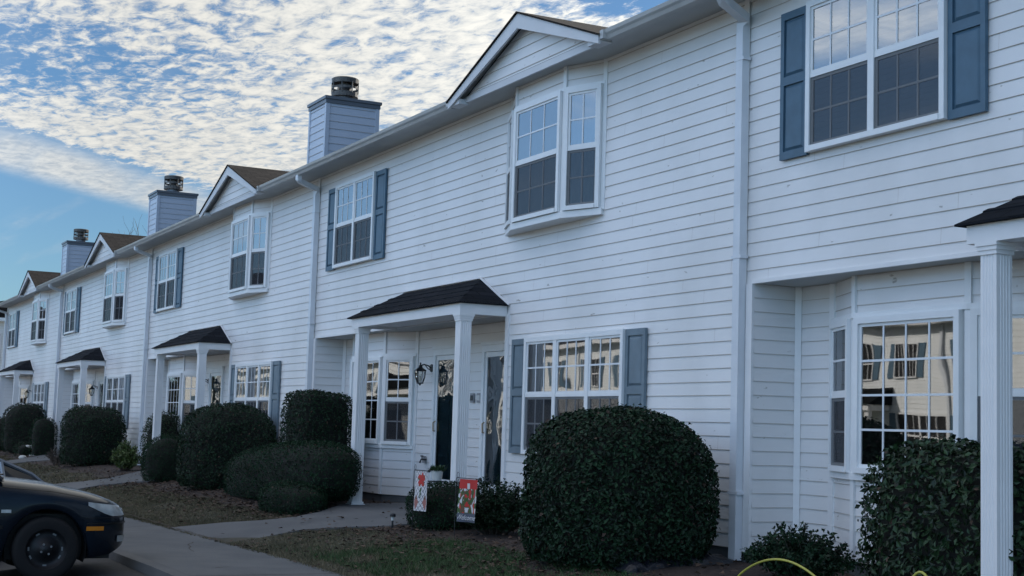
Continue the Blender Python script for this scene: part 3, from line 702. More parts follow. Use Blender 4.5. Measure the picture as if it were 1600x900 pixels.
# ------------------------------------------------------------------ shrubs
def shrub(name, label, cat, c, rx, ry, h, leaf=.04, mt='leaf', n=6000, ex=2.4, amp=.05, group=None, ground=None, flat=2.4, loose=.03, asym=0, fs=2.2):
    """clipped crown: super-ellipsoid from the ground up, covered with leaf faces over a twiggy core"""
    gx, gy = c; g = gzf(gx, gy) if ground is None else ground
    cz = h * .45; rz_up = h - cz; rz_dn = cz + .03
    def rad(th, ph):   # th azimuth, ph elevation
        return 1
    def pt(th, ph, k=1.0):
        ct, st = math.cos(th), math.sin(th); cp, sp = math.cos(ph), math.sin(ph)
        e1 = 2 / ex; e2 = 2 / flat
        sg = lambda v, e: math.copysign(abs(v) ** e, v)
        eb = e2 if sp > 0 else .16
        x = rx * sg(cp, eb) * sg(ct, e1); y = ry * sg(cp, eb) * sg(st, e1); z = (rz_up if sp > 0 else rz_dn) * sg(sp, e2 if sp > 0 else .7)
        nn = noise.noise((x * fs + gx * 3, y * fs, z * fs)) * amp + noise.noise((x * 6 + gx, y * 6, z * 6)) * amp * .45
        k2 = k * (1 + nn / max(rx, ry, .3)); z += asym * x
        return Vector((x * k2, y * k2, z * k2 + cz))
    root = empty(name, (gx, gy, g)); tag(root, label, cat, group)
    V = []; F = []; 
    # core
    nu, nv = 28, 14
    for j in range(nv + 1):
        for i in range(nu):
            p = pt(2 * math.pi * i / nu, -math.pi / 2 + math.pi * j / nv); h2 = math.hypot(p.x, p.y) + 1e-6; ins = .045 + loose * 1.0
            k_ = max(.05, 1 - ins / max(h2, .05)) if h2 > .05 else 1; p.x *= k_; p.y *= k_; p.z = cz + (p.z - cz) * (1 - ins / h); V.append(tuple(p))
    for j in range(nv):
        for i in range(nu): F.append((j * nu + i, j * nu + (i + 1) % nu, (j + 1) * nu + (i + 1) % nu, (j + 1) * nu + i))
    seed = sum(map(ord, label)); rg = np.random.default_rng(seed)
    nu2, nv2 = 56, 30
    Gd = np.array([[tuple(pt(2 * math.pi * i / nu2, -math.pi / 2 + math.pi * j / nv2)) for i in range(nu2 + 1)] for j in range(nv2 + 1)])
    A_, B_, C_, D_ = Gd[:-1, :-1].reshape(-1, 3), Gd[:-1, 1:].reshape(-1, 3), Gd[1:, :-1].reshape(-1, 3), Gd[1:, 1:].reshape(-1, 3)
    Nf = np.cross(D_ - A_, C_ - B_); ar = np.linalg.norm(Nf, axis=1) * ((A_[:, 2] + D_[:, 2]) > -.02); Nf /= np.linalg.norm(Nf, axis=1)[:, None] + 1e-9
    mid = (A_ + D_) / 2 - np.array([0, 0, cz]); Nf *= np.sign((Nf * mid).sum(1))[:, None] + 1e-9
    ix = rg.choice(len(ar), n, p=ar / ar.sum()); u = rg.random((n, 1)); v = rg.random((n, 1))
    p = (A_[ix] * (1 - u) + B_[ix] * u) * (1 - v) + (C_[ix] * (1 - u) + D_[ix] * u) * v
    nn = Nf[ix]; depth = rg.normal(-.5, 1, (n, 1)) * loose * min(max(rx, ry), .9) * 1.1; out = rg.random((n, 1)) < .04; depth = np.where(out, np.abs(depth) * .9, np.minimum(depth, loose * .5)); depth = np.minimum(depth, .035 + loose * .5)
    p = p + nn * depth; p[:, 2] = np.maximum(p[:, 2], .0)
    nl = nn + rg.normal(0, .62, (n, 3)) + np.array([0, 0, .15]); nl /= np.linalg.norm(nl, axis=1)[:, None]
    a_ = np.cross(nl, rg.normal(0, 1, (n, 3))); a_ /= np.linalg.norm(a_, axis=1)[:, None]; b_ = np.cross(nl, a_)
    l = leaf * rg.uniform(.65, 1.25, (n, 1)); wd = l * rg.uniform(.45, .65, (n, 1)); cup = nl * l * .12
    Q = np.stack([p - a_ * l * .5, p + b_ * wd * .5 + cup, p + a_ * l * .5, p - b_ * wd * .5 + cup], 1).reshape(-1, 3)
    i0 = len(V); V += [tuple(q) for q in Q.tolist()]; nc = len(F); F += [(i0 + 4 * i, i0 + 4 * i + 1, i0 + 4 * i + 2, i0 + 4 * i + 3) for i in range(n)]
    me = bpy.data.meshes.new('foliage'); me.from_pydata(V, [], F); me.materials.append(M[mt]); me.materials.append(M['core']); me.materials.append(M['litter']); me.polygons.foreach_set('material_index', [1] * nc + [2 if q < .018 else 0 for q in rg.random(n)]); me.update()
    o = bpy.data.objects.new('foliage', me); COL.objects.link(o); o.parent = root
    st = MB()
    for j in range(5):
        a = j * 1.3 + gx; st.tube([(math.cos(a) * .06, math.sin(a) * .06, -.05), (math.cos(a) * rx * .35, math.sin(a) * ry * .35, h * .45), (math.cos(a) * rx * .6, math.sin(a) * ry * .6, h * .75)], [.018, .012, .006], 5)
    st.build('stem', M['twig'], root)
    return root
def sprig_shrub(name, label, c, rx, ry, h, leaf, mt, nst, seed):
    gx, gy = c; root = empty(name, (gx, gy, gzf(gx, gy))); tag(root, label, 'shrub'); rn = random.Random(seed); st = MB(); V = []; F = []
    for k in range(nst):
        a = rn.random() * 6.283; rr = math.sqrt(rn.random()); tip = Vector((rx * rr * math.cos(a), ry * rr * math.sin(a), h * (1 - .55 * rr * rr) * rn.uniform(.55, 1.08)))
        b0 = Vector((tip.x * .25, tip.y * .25, 0)); md = b0.lerp(tip, .5) + Vector((rn.gauss(0, .03), rn.gauss(0, .03), .04)); pts = [b0, md, tip]
        if k % 3 == 0: st.tube(pts, [.006, .004, .002], 4)
        nl = int((tip - b0).length / (leaf * .30)) + 4
        for q in range(nl):
            t = .25 + .75 * (q + rn.random()) / nl; p = (b0.lerp(md, t * 2) if t < .5 else md.lerp(tip, t * 2 - 1)); d = Vector((rn.gauss(0, 1), rn.gauss(0, 1), rn.gauss(.35, .7))).normalized()
            l = leaf * rn.uniform(.6, 1.15); w_ = d.cross(Vector((rn.gauss(0, 1), rn.gauss(0, 1), rn.gauss(0, 1)))).normalized() * l * .27; i = len(V)
            V.extend([tuple(p), tuple(p + d * l * .5 + w_), tuple(p + d * l), tuple(p + d * l * .5 - w_)]); F.append((i, i + 1, i + 2, i + 3))
    st.build('stem', M['twig'], root); me = bpy.data.meshes.new('foliage'); me.from_pydata(V, [], F); me.materials.append(M[mt]); me.update(); o = bpy.data.objects.new('foliage', me); COL.objects.link(o); o.parent = root
shrub('round_bush', 'big dark green round bush on the mulch left of the nearest downspout', 'bush', (-.50, -1.06), .84, .82, 1.40, .048, 'leaf', 24000, 2.5, .05, flat=2.45, loose=.035)
shrub('leafy_bush', 'boxy glossy leaved bush standing behind the nearest fluted column', 'bush', (2.98, -.14), .86, .46, 1.15, .062, 'leaf_big', 9000, 3.2, .06, flat=3.6, loose=.06)
sprig_shrub('low_shrub', 'low straggly shrub under the nearest bay window beside the downspout', (1.48, -.50), .60, .42, .46, .042, 'leaf', 300, 3)
shrub('flat_hedge', 'tall flat topped clipped hedge behind the long low bush', 'hedge', (-10.42, -.52), .58, .45, 1.64, .045, 'leaf', 10000, 5, .03, flat=9)
shrub('round_bush', 'large round dark bush between the low ball bush and the flat topped hedge', 'bush', (-14.15, -.85), .88, .82, 1.44, .046, 'leaf', 15000, 2.6, .05, flat=2.8)
shrub('ball_bush', 'smaller clipped bush at the left end of the cluster, against the porch column foot', 'bush', (-17.1, -1.15), .50, .50, .86, .03, 'leaf_box', 8000, 2.3, .03, flat=2.4)
shrub('long_bush', 'long low clipped bush rising to the right in front of the flat topped hedge', 'bush', (-10.35, -.98), 2.5, .54, .84, .034, 'leaf_box', 27000, 2.8, .06, flat=2.7, asym=.07)
shrub('dome_bush', 'smallest low domed bush at the foot of the white flag porch column', 'bush', (-8.5, -1.5), .82, .38, .41, .028, 'leaf_box', 8000, 2.4, .03, flat=2.4)
shrub('round_shrub', 'dark rounded shrub directly behind the two garden flags', 'shrub', (-4.50, -.98), .50, .42, .52, .028, 'leaf_box', 6500, 2.3, .04)
sprig_shrub('leafy_shrub', 'loose leafy shrub between the red flag and the big round bush', (-3.40, -.88), .62, .46, .62, .04, 'leaf', 480, 4)
shrub('leafy_bush', 'leafy bush beside the bay window behind the second visible porch column', 'bush', (-22.0, -.1), .58, .42, 1.28, .05, 'leaf_big', 4200, 2.6, .06, flat=3, loose=.07)
sprig_shrub('lime_shrub', 'small lime green shrub right of the dark bush by the far walk', (-21.4, -1.05), .46, .36, .66, .06, 'leaf_lime', 200, 5)
shrub('round_bush', 'big dark bush between the lime green shrub and the birdbath', 'bush', (-25.4, -1.0), .84, .75, 1.38, .05, 'leaf', 10000, 2.9, .06, flat=3.4, loose=.04)
sprig_shrub('dry_shrub', 'grey brown straggly dry shrub at the foot of the big dark bush', (-26.9, -1.55), .55, .3, .5, .035, 'twig', 60, 6)
shrub('ball_bush', 'small clipped bush behind the column beside the birdbath', 'bush', (-32.6, -1.0), .40, .38, 1.1, .04, 'leaf_box', 2600, 2.6, .04, flat=3)
shrub('low_shrub', 'low dark shrub just left of the birdbath', 'shrub', (-33.8, -1.3), .4, .3, .4, .04, 'leaf', 1200, 2.4, .06, loose=.08)
shrub('round_bush', 'big dark round bush at the far left in front of the farthest house', 'bush', (-36.3, -1.0), .74, .65, 1.52, .05, 'leaf', 4500, 2.8, .05, flat=3)
shrub('low_bush', 'dark bush cut by the left edge of the photo before the last house', 'bush', (-39.6, -1.2), .7, .5, 1.1, .05, 'leaf', 2500, 2.6, .05)
shrub('autumn_bush', 'tall yellow brown bush seen through the farthest porch', 'bush', (-56.5, .3), 2.0, 1.2, 2.9, .12, 'leaf_gold', 3500, 2.4, .12, ground=-.2, loose=.07)

# ------------------------------------------------------------------ flags, lights, pot, hose, birdbath, plastic
def cloth_grid(w, h, nx, nz, fy, colf):
    m = MB()
    for i in range(nx + 1):
        for j in range(nz + 1):
            x = w * (i / nx - .5); z = -h * j / nz; m.v.append((x, fy(x, z), z))
    for i in range(nx):
        for j in range(nz):
            a = i * (nz + 1) + j; m.f.append((a, a + nz + 1, a + nz + 2, a + 1)); m.m.append(colf((i + .5) / nx - .5, (j + .5) / nz))
    return m
white = mat('flag_white', (.62, .60, .60), .8); red = mat('flag_red', (.50, .035, .03), .8); green = mat('flag_green', (.05, .10, .03), .8)
brown = mat('flag_brown', (.16, .07, .045), .8); slate = mat('flag_slate', (.09, .10, .13), .8); rose = mat('flag_rose', (.35, .14, .12), .8)
FM = [white, red, green, brown, slate, rose]
def flag_stand(root, h, wdt):
    m = MB(); m.tube([(-wdt / 2 - .06, 0, -.12), (-wdt / 2 - .06, 0, h), (-wdt / 2 - .05, 0, h + .02), (wdt / 2 + .03, 0, h + .02)], .005, 6)
    m.tube([(-wdt / 2 - .03 + .02 * math.cos(a), 0, h + .05 + .03 * math.sin(a)) for a in np.linspace(0, 6.2, 10)], .003, 4)
    m.build('flag_pole', M['black'], root)
    m = MB(); m.lathe([(0, -.02), (.018, -.01), (.018, .01), (0, .02)], (wdt / 2 + .035, 0, h + .02), 8); m.build('clip', M['black'], root)
# lattice flag with a red poinsettia
def col1(u, v):
    U = u * .9; 
    r = math.hypot(u * .30, (v - .2) * .45)
    an = math.atan2((v - .2) * .45, u * .30)
    if r < .055 + .028 * math.cos(an * 5): return 1
    if r < .075 + .02 * math.cos(an * 5 + 2) and v > .1: return 2 if (int(an * 9) % 3 == 0) else 1
    for cx in (-.27, .27):
        if abs(u - cx) < .17 * (1 - abs(v - .78) / .2) and abs(v - .78) < .19: return 5 if v > .7 else 3
    if abs(u + .03) < .05 * (1 - (v - .42) * 2) and .42 < v < .66: return 2
    a = (u * 9 + v * 14) % 2; b = (u * 9 - v * 14) % 2
    if a < .28 or b < .28: return 4
    return 0
f1 = empty('garden_flag', (-4.20, -1.42, gzf(-4.2, -1.42)), rotz=R(2)); tag(f1, 'white lattice garden flag with a red flower, the left of two', 'garden flag', 'small garden flags before the porch')
flag_stand(f1, .70, .30)
m = cloth_grid(.29, .45, 42, 54, lambda x, z: .02 * math.sin(x * 18) * min(1, -z * 3) + .03 * z, col1); m.build('flag_cloth', FM, f1, (0, 0, .71), smooth=True)
def col2(u, v):
    if v < .22: return 1 if not (abs(u) < .06 and v > .1) else 0
    if v > .80: return 4
    n_ = noise.noise((u * 7, v * 9, 5)); n2 = noise.noise((u * 6 + 9, v * 7, 2))
    if abs(u) > .40: return 0 if n_ > .0 else 2
    if n_ > .22: return 1
    if n_ > .02: return 2
    if n2 > .1: return 0
    return 3 if n2 > -.15 else 2
f2 = empty('garden_flag', (-2.95, -1.42, gzf(-2.95, -1.42)), rotz=R(15)); tag(f2, 'red and green garden flag reading Welcome in white script, the right of two', 'garden flag', 'small garden flags before the porch')
flag_stand(f2, .66, .30)
m = cloth_grid(.29, .45, 42, 54, lambda x, z: .018 * math.sin(x * 20 + 1) * min(1, -z * 3) + .03 * z, col2); m.build('flag_cloth', FM, f2, (0, 0, .67), smooth=True)
cu = bpy.data.curves.new('lettering', 'FONT'); cu.body = 'Welcome'; cu.size = .075; cu.align_x = 'CENTER'; cu.shear = .35; cu.extrude = .0006
to = bpy.data.objects.new('lettering_tmp', cu); COL.objects.link(to); bpy.context.view_layer.update()
me = bpy.data.meshes.new_from_object(to.evaluated_get(bpy.context.evaluated_depsgraph_get())); bpy.data.objects.remove(to)
me.materials.clear(); me.materials.append(white)
lt = bpy.data.objects.new('lettering', me); COL.objects.link(lt); lt.parent = f2; lt.rotation_euler = (R(90 - 4), 0, 0); lt.location = (0, -.031, .67 - .425)
p_ = empty('path_light', (-5.02, -1.42, gzf(-5.02, -1.42))); tag(p_, 'small black capped path light on a white stem at the walk edge', 'path light')
m = MB(); m.lathe([(0, .0), (.012, .0), (.012, .10), (0, .1)], n=8); m.build('stake', M['black'], p_); m = MB(); m.lathe([(.018, .10), (.018, .145)], n=10); m.build('lamp_glass', M['terracotta'], p_)
m = MB(); m.lathe([(0, .145), (.036, .145), (.036, .165), (.03, .18), (0, .185)], n=12); m.build('cap', M['black'], p_)
pt = empty('potted_plant', (-6.28, -.3, .345)); pt.scale = (.8, .8, .8); tag(pt, 'small green plant in a white pot on a black stand by the porch column', 'potted plant')
m = MB(); m.lathe([(0, 0), (.075, 0), (.10, .15), (.11, .16), (.095, .165), (.09, .14), (0, .14)], n=18); m.build('pot', M['terracotta'], pt)
m = MB(); rn = random.Random(4)
for j in range(260):
    a = rn.random() * 6.28; l = rn.uniform(.05, .17); p0 = Vector((rn.uniform(-.08, .08), rn.uniform(-.08, .08), .14)); dr_ = Vector((math.cos(a), math.sin(a), rn.uniform(.2, 1.4))).normalized()
    p1 = p0 + dr_ * l; w_ = dr_.cross(Vector((0, 0, 1))).normalized() * .012; m.poly([p0 - w_ * .5, p0 + dr_ * l * .5 + w_ * -1, p1, p0 + dr_ * l * .5 + w_])
m.build('foliage', mat('pot_leaf', (.03, .07, .025), .6, var=.3, vscale=20, island=.4), pt)
ps = empty('plant_stand', (-6.28, -.3, -.096)); tag(ps, 'thin black wire stand that carries the white pot', 'plant stand')
m = MB(); m.lathe([(0, .42), (.12, .42), (.12, .435), (0, .435)], n=16); m.build('shelf', M['black'], ps)
for j in range(3): m = MB(); a = j * 2.09; m.tube([(.1 * math.cos(a), .1 * math.sin(a), .42), (.07 * math.cos(a), .07 * math.sin(a), .2), (.13 * math.cos(a), .13 * math.sin(a), .0)], .006, 5); m.build('leg', M['black'], ps)
# hose
hp = [(1.0, -1.9, gzf(1, -1.9) + .02), (1.2, -1.4, -.16)]
for t_ in np.linspace(0, 1, 30): hp.append((1.32 + 1.12 * t_, -1.02 + .05 * t_, -.12 + .21 * math.sin(math.pi * t_) ** .75))
hp += [(2.7, -.95, -.115), (3.0, -.98, -.11), (3.18, -1.0, -.09)] + [(3.22 + .4 * t_, -1.0, -.10 + .25 * math.sin(math.pi * t_)) for t_ in np.linspace(.05, .95, 14)] + [(3.7, -1.0, -.11), (4.5, -1.3, -.13), (6.5, -1.2, -.12)]
m = MB(); m.tube(hp, .0095, 8)
m.build('garden_hose', M['hose'], smooth=True); tag(bpy.data.objects['garden_hose'], 'yellow garden hose looping over the mulch at the bottom right', 'hose')
# birdbath
bb = empty('birdbath', (-33.0, -1.15, gzf(-33, -1.15))); tag(bb, 'small white stone birdbath on the far lawn by a porch column', 'birdbath')
m = MB(); m.lathe([(0, .22), (.1, .215), (.25, .26), (.27, .30), (.25, .31), (.2, .29), (0, .27)], n=20); m.build('bowl', M['stone'], bb, smooth=True)
m = MB(); m.lathe([(.15, 0), (.15, .03), (.06, .06), (.05, .16), (.09, .22)], n=12); m.build('pedestal', M['stone'], bb, smooth=True)
for j, (x, y, l) in enumerate(((-32.2, -1.6, 'white stone lying on the lawn right of the birdbath'), (-31.2, -2.3, 'white stone lying on the open lawn nearer than the birdbath'))):
    m = MB(); m.lathe([(0, -.02), (.09, 0), (.12, .05), (.08, .10), (0, .115)], n=9); o = m.build('stone', M['stone'], None, (x, y, gzf(x, y)), smooth=True); tag(o, l, 'stone', 'white stones on the far lawn')
# black plastic ground sheet by the downspout
m = MB(); NX, NY = 44, 14
for i in range(NX + 1):
    for j in range(NY + 1):
        u = i / NX; v = j / NY; x = .15 - 0.0 + .95 * (u) ; 
        x = .20 - .34 * u + (v - .5) * .42; y = -1.5 + 1.38 * u
        e = math.sin(math.pi * v) ** .5; z = gzf(x, y) + .01 + e * (.07 + .15 * abs(noise.noise((x * 4, y * 4, 1))) + .04 * abs(noise.noise((x * 11, y * 11, 1)))) * (math.sin(math.pi * min(max(u, .02), .98)) ** .3)
        m.v.append((x + .05 * noise.noise((u * 9, v * 3, 7)), y, z))
for i in range(NX):
    for j in range(NY): a = i * (NY + 1) + j; m.f.append((a, a + NY + 1, a + NY + 2, a + 1)); m.m.append(0)
o = m.build('ground_sheet', M['plastic'], smooth=False); tag(o, 'crumpled black plastic sheet on the mulch between the big bush and downspout', 'plastic sheet')

# ------------------------------------------------------------------ cars
def make_car(name, label, loc, rotz, paint, glassm, trimm, group, hscale=1.0):
    """nose towards local +y; ground at z=0"""
    root = empty(name, loc, rotz=rotz); tag(root, label, 'car', group)
    WF, WR, RW = 1.36, -1.24, .305
    st = [-2.15, -2.12, -2.05, -1.9] + list(np.arange(-1.75, -.72, .05)) + [-.6, -.3, 0, .3, .6, .8] + list(np.arange(.86, 1.88, .05)) + [1.92, 1.97, 2.02, 2.06, 2.10, 2.13, 2.15]
    ip = lambda x, xs, ys: float(np.interp(x, xs, ys))
    def top(s): return ip(s, [-2.15, -2.1, -1.9, -1.35, -.9, .8, .95, 1.4, 1.7, 1.9, 2.03, 2.10, 2.15], [.70, .86, .93, .955, .95, .97, .955, .905, .845, .795, .745, .70, .60])
    def sh(s): return ip(s, [-2.15, -2.1, -1.9, -1, 1.0, 1.4, 1.75, 1.95, 2.08, 2.15], [.64, .78, .86, .885, .87, .825, .765, .715, .655, .57])
    def hw_(s): return ip(s, [-2.15, -2.08, -1.9, -1.4, 0, 1.4, 1.8, 1.98, 2.08, 2.13, 2.15], [.58, .72, .80, .845, .855, .845, .805, .745, .65, .55, .46])
    def bot(s):
        b = ip(s, [-2.15, -1.95, -1.6, 1.7, 1.98, 2.15], [.36, .26, .20, .20, .24, .33])
        for wc in (WF, WR):
            q = .365 ** 2 - (s - wc) ** 2
            if q > 0: b = max(b, RW + math.sqrt(q))
        return b
    def section(s):
        w, zt, zs, zb = hw_(s), top(s), sh(s), bot(s)
        zm = max(zb + .02, .52)
        zm = min(zm, zs - .01)
        P = [(w * .90, zb), (w * .975, zb + (zm - zb) * .25), (w, zm), (w * 1.0, zm + (zs - zm) * .35), (w * .985, zm + (zs - zm) * .75), (w * .955, zs), (w * .90, zs + (zt - zs) * .45), (w * .78, zs + (zt - zs) * .78), (w * .45, zt - .006), (0, zt)]
        return P + [(-a, b) for a, b in P[-2::-1]]
    V = []; F = []
    secs = [section(s) for s in st]; n = len(secs[0])
    for s, P in zip(st, secs):
        for a, b in P: V.append((a, s, b * hscale))
    for i in range(len(st) - 1):
        for j in range(n - 1): F.append((i * n + j, i * n + j + 1, (i + 1) * n + j + 1, (i + 1) * n + j))
    F.append(tuple(range(n))); F.append(tuple((len(st) - 1) * n + j for j in range(n)))
    me = bpy.data.meshes.new('body'); me.from_pydata(V, [], F); me.materials.append(paint); me.polygons.foreach_set('use_smooth', [True] * len(F)); me.update()
    o = bpy.data.objects.new('body', me); COL.objects.link(o); o.parent = root
    def surf(s, z, off):     # a point on the right-hand flank
        P = section(s)[:10]; zz = [p[1] for p in P]; xx = [p[0] for p in P]; return (float(np.interp(z, zz, xx)) + off, s + (off * 1.2 if s > 1.9 else 0), z * hscale)
    def patch(nm, s0, s1, zlo, zhi, mtl, off=.006, ns=10, nz_=5):
        for sgn in (1, -1):
            m = MB()
            for i in range(ns + 1):
                s = s0 + (s1 - s0) * i / ns
                for j in range(nz_ + 1):
                    z = zlo(i / ns) + (zhi(i / ns) - zlo(i / ns)) * j / nz_; x, y, zz = surf(s, z, off); m.v.append((x * sgn, y, zz))
            for i in range(ns):
                for j in range(nz_): a = i * (nz_ + 1) + j; m.f.append((a, a + nz_ + 1, a + nz_ + 2, a + 1)); m.m.append(0)
            m.build(nm, mtl, root, smooth=True)
    patch('headlight', 1.73, 2.125, lambda t: .71 - .10 * min(1, t * 1.8), lambda t: .745 - .05 * t, M['_lens'], .008)
    patch('marker_lamp', 1.72, 1.89, lambda t: .475, lambda t: .515, M['_amber'], .008, 4, 1)
    patch('bumper_trim', 1.72, 2.14, lambda t: .535, lambda t: .55, trimm, .006, 10, 1)
    patch('fender_lamp', .93, 1.02, lambda t: .645, lambda t: .675, M['_lens'], .006, 4, 1)
    patch('side_trim', -.84, .95, lambda t: .50, lambda t: .53, trimm, .010, 4, 1)
    patch('fog_lamp', 2.03, 2.12, lambda t: .36, lambda t: .42, M['_lens'], .008, 4, 2)
    patch('panel_gap', .93, 1.72, lambda t: float(np.interp(.93 + .79 * t, [.93, 1.4, 1.72], [.882, .84, .782])), lambda t: float(np.interp(.93 + .79 * t, [.93, 1.4, 1.72], [.889, .847, .789])), trimm, .004, 14, 1)
    patch('door_gap', .70, .71, lambda t: .28, lambda t: .87, trimm, .004, 1, 10)
    patch('bumper_gap', 1.70, 2.12, lambda t: .592, lambda t: .598, trimm, .004, 10, 1)
    # underbody
    m = MB(); m.box(-.56, .56, -2.0, 2.0, .19, .62); m.build('underbody', M['black'], root)
    m = MB()
    for wc in (WF, WR):
        for sgn in (1, -1):
            m = MB()
            for q in range(18):
                a0 = -.35 + (math.pi + .7) * q / 18; a1 = -.35 + (math.pi + .7) * (q + 1) / 18; rr = .372
                f = lambda a: (wc + rr * math.cos(a), RW + rr * math.sin(a))
                m.poly([(sgn * .42, *f(a0)), (sgn * .80, *f(a0)), (sgn * .80, *f(a1)), (sgn * .42, *f(a1))]); m.poly([(sgn * .42, wc, RW), (sgn * .42, *f(a0)), (sgn * .42, *f(a1))])
            m.build('wheel_well', M['_tyre'], root)
    # greenhouse
    gs = [.95, .78, .36, .12, -.4, -.95, -1.35, -1.62]
    gz = [.96, 1.06, 1.28, 1.345, 1.375, 1.335, 1.16, .965]
    gw = [.74, .72, .64, .61, .60, .61, .64, .68]
    V = []; F = []; FMi = []
    for s, z, w in zip(gs, gz, gw):
        wl = .80 if s < 1 else .76; zb = .93
        for a, b in ((wl, zb), (w + (wl - w) * .15, zb + (z - zb) * .85), (w * .93, z - .02 * (z > 1.1)), (0, z + .012), (-w * .93, z - .02 * (z > 1.1)), (-(w + (wl - w) * .15), zb + (z - zb) * .85), (-wl, zb)): V.append((a, s, b * hscale))
    for i in range(len(gs) - 1):
        for j in range(6):
            F.append((i * 7 + j, i * 7 + j + 1, (i + 1) * 7 + j + 1, (i + 1) * 7 + j))
            isroof = 2 <= i <= 4 and j in (1, 2, 3, 4)
            FMi.append(1 if isroof else 0)
    me = bpy.data.meshes.new('window_glass'); me.from_pydata(V, [], F); me.materials.append(glassm); me.materials.append(paint); me.polygons.foreach_set('material_index', FMi); me.update()
    o = bpy.data.objects.new('window_glass', me); COL.objects.link(o); o.parent = root
    for sgn in (1, -1):
        m = MB()
        pil = lambda pts, r: m.tube([(x * sgn, y, z * hscale) for x, y, z in pts], r, 6)
        pil([(.79, .93, .95), (.72, .78, 1.06), (.65, .36, 1.27), (.61, .12, 1.345), (.595, -.4, 1.365), (.60, -.95, 1.32), (.65, -1.35, 1.15), (.68, -1.6, .96)], .024)
        pil([(.80, -.2, .94), (.61, -.2, 1.34)], .03); pil([(.80, -1.05, .94), (.63, -1.0, 1.28)], .028)
        m.build('pillar', paint, root)
        m = MB(); m.lathe([(0, -.05), (.05, -.045), (.075, 0), (.06, .04), (0, .05)], (.90 * sgn, .62, .99 * hscale), 10); m.build('wing_mirror', paint, root, smooth=True)
    m = MB(); m.tube([(-.55, .99, .975 * hscale), (.0, .97, .995 * hscale), (.05, .9, 1.01 * hscale)], .009, 5)
    m.tube([(.05, 1.0, .975 * hscale), (.45, .98, .985 * hscale), (.66, .92, .99 * hscale)], .009, 5); m.build('wiper', M['black'], root)
    wi = 0
    for wc in (WF, WR):
        for sgn in (1, -1):
            m = MB(); prof = [(.19, -.09), (.26, -.10), (.295, -.085), (RW, -.05), (RW, .05), (.295, .085), (.26, .10), (.19, .09)]
            m.lathe(prof, n=32); m.v = [(z, x, y) for x, y, z in m.v]
            wh = m.build('wheel', M['_tyre'], root, (.745 * sgn, wc, RW), smooth=True)
            m = MB(); m.lathe([(.20, .085), (.185, .07), (.17, .03), (.12, .025), (.10, .05), (.06, .06), (.055, .075), (0, .078)], n=28); m.v = [(z * sgn, x, y) for x, y, z in m.v]
            m.build('rim', M['_rim'], wh, smooth=True); m = MB()
            for q in range(12):
                if (q * 7 + wi) % 12 > 6: continue
                a = q * math.pi / 6; c_ = Vector((0, math.cos(a) * .147, math.sin(a) * .147)); tn = Vector((0, -math.sin(a), math.cos(a))); rd = Vector((0, math.cos(a), math.sin(a)))
                pts = [c_ + tn * .018 + rd * .014, c_ - tn * .018 + rd * .014, c_ - tn * .018 - rd * .002, c_ + tn * .018 - rd * .002]; m.poly([(.0315 * sgn, p.y, p.z) for p in pts])
            m.build('rim_slot', M['_slot'], wh); m = MB()
            for q in range(4): a = q * math.pi / 2 + .5; m.tube([(.06 * sgn, math.cos(a) * .05, math.sin(a) * .05), (.085 * sgn, math.cos(a) * .05, math.sin(a) * .05)], .011, 6)
            m.build('lug_nut', M['_slot'], wh)
    return root
M['_lens'] = mat('lamp_lens', (.36, .38, .38), .12, coat=1, var=.3, vscale=9); M['_amber'] = mat('amber_lens', (.65, .22, .02), .25)
M['_tyre'] = mat('tyre_rubber', (.004, .004, .005), .85); M['_rim'] = mat('steel_rim', (.018, .018, .02), .5, metal=.4); M['_slot'] = mat('rim_bright', (.22, .225, .235), .4, metal=.5)
navy = mat('navy_paint', (.005, .010, .017), .2, var=.1, vscale=2, coat=.25, metal=0, spec=.35); silver = mat('silver_paint', (.22, .24, .26), .3, metal=.5, coat=.8)
carglass = mat('car_glass', (.006, .010, .014), .08, spec=.5, coat=.2); btrim = mat('bumper_strip', (.004, .004, .005), .4)
make_car('parked_car', 'dark navy parked car, its bonnet and front wheel showing at the bottom left', (-4.0, -7.045, lotz(-4.0) + .025), 0, navy, carglass, btrim, 'cars parked along the kerb')
make_car('parked_car', 'silver parked car of which only the dark back window shows beyond the navy bonnet', (-7.6, -6.62, lotz(-7.6) + .03), math.pi, silver, carglass, btrim, 'cars parked along the kerb', 1.02)

# ------------------------------------------------------------------ grass and fallen leaves
def blades(name, n, region, hrange, mt, dens_f, wd=.004):
    V = []; F = []; c = 0; rn = random.Random(11 + n); tries = 0
    x0, x1, y0, y1 = region
    while c < n and tries < n * 6:
        tries += 1
        x = x0 + (x1 - x0) * rn.random(); y = y0 + (y1 - y0) * rn.random()
        if on_path(x, y) or rn.random() > dens_f(x, y): continue
        z = gzf(x, y) - .002; h = rn.uniform(*hrange); a = rn.random() * 6.28; ln = rn.uniform(.2, 1.3) * h; b = rn.random() * 6.28
        w = wd * rn.uniform(.7, 1.3); i = len(V)
        V.extend([(x - w * math.cos(a), y - w * math.sin(a), z), (x + w * math.cos(a), y + w * math.sin(a), z), (x + ln * math.cos(b), y + ln * math.sin(b), z + h)]); F.append((i, i + 1, i + 2)); c += 1
    me = bpy.data.meshes.new(name); me.from_pydata(V, [], F); me.materials.append(M[mt]); me.update(); o = bpy.data.objects.new(name, me); COL.objects.link(o); tag(o, kind='stuff'); return o
lf = lambda x, y: 1.0 if y < mfront(x) + .05 else .05
g = blades('grass', 95000, (-17, .8, -3.2, -1.2), (.015, .045), 'blade', lf); tag(g, 'short dormant tan and olive grass of the lawn', 'grass')
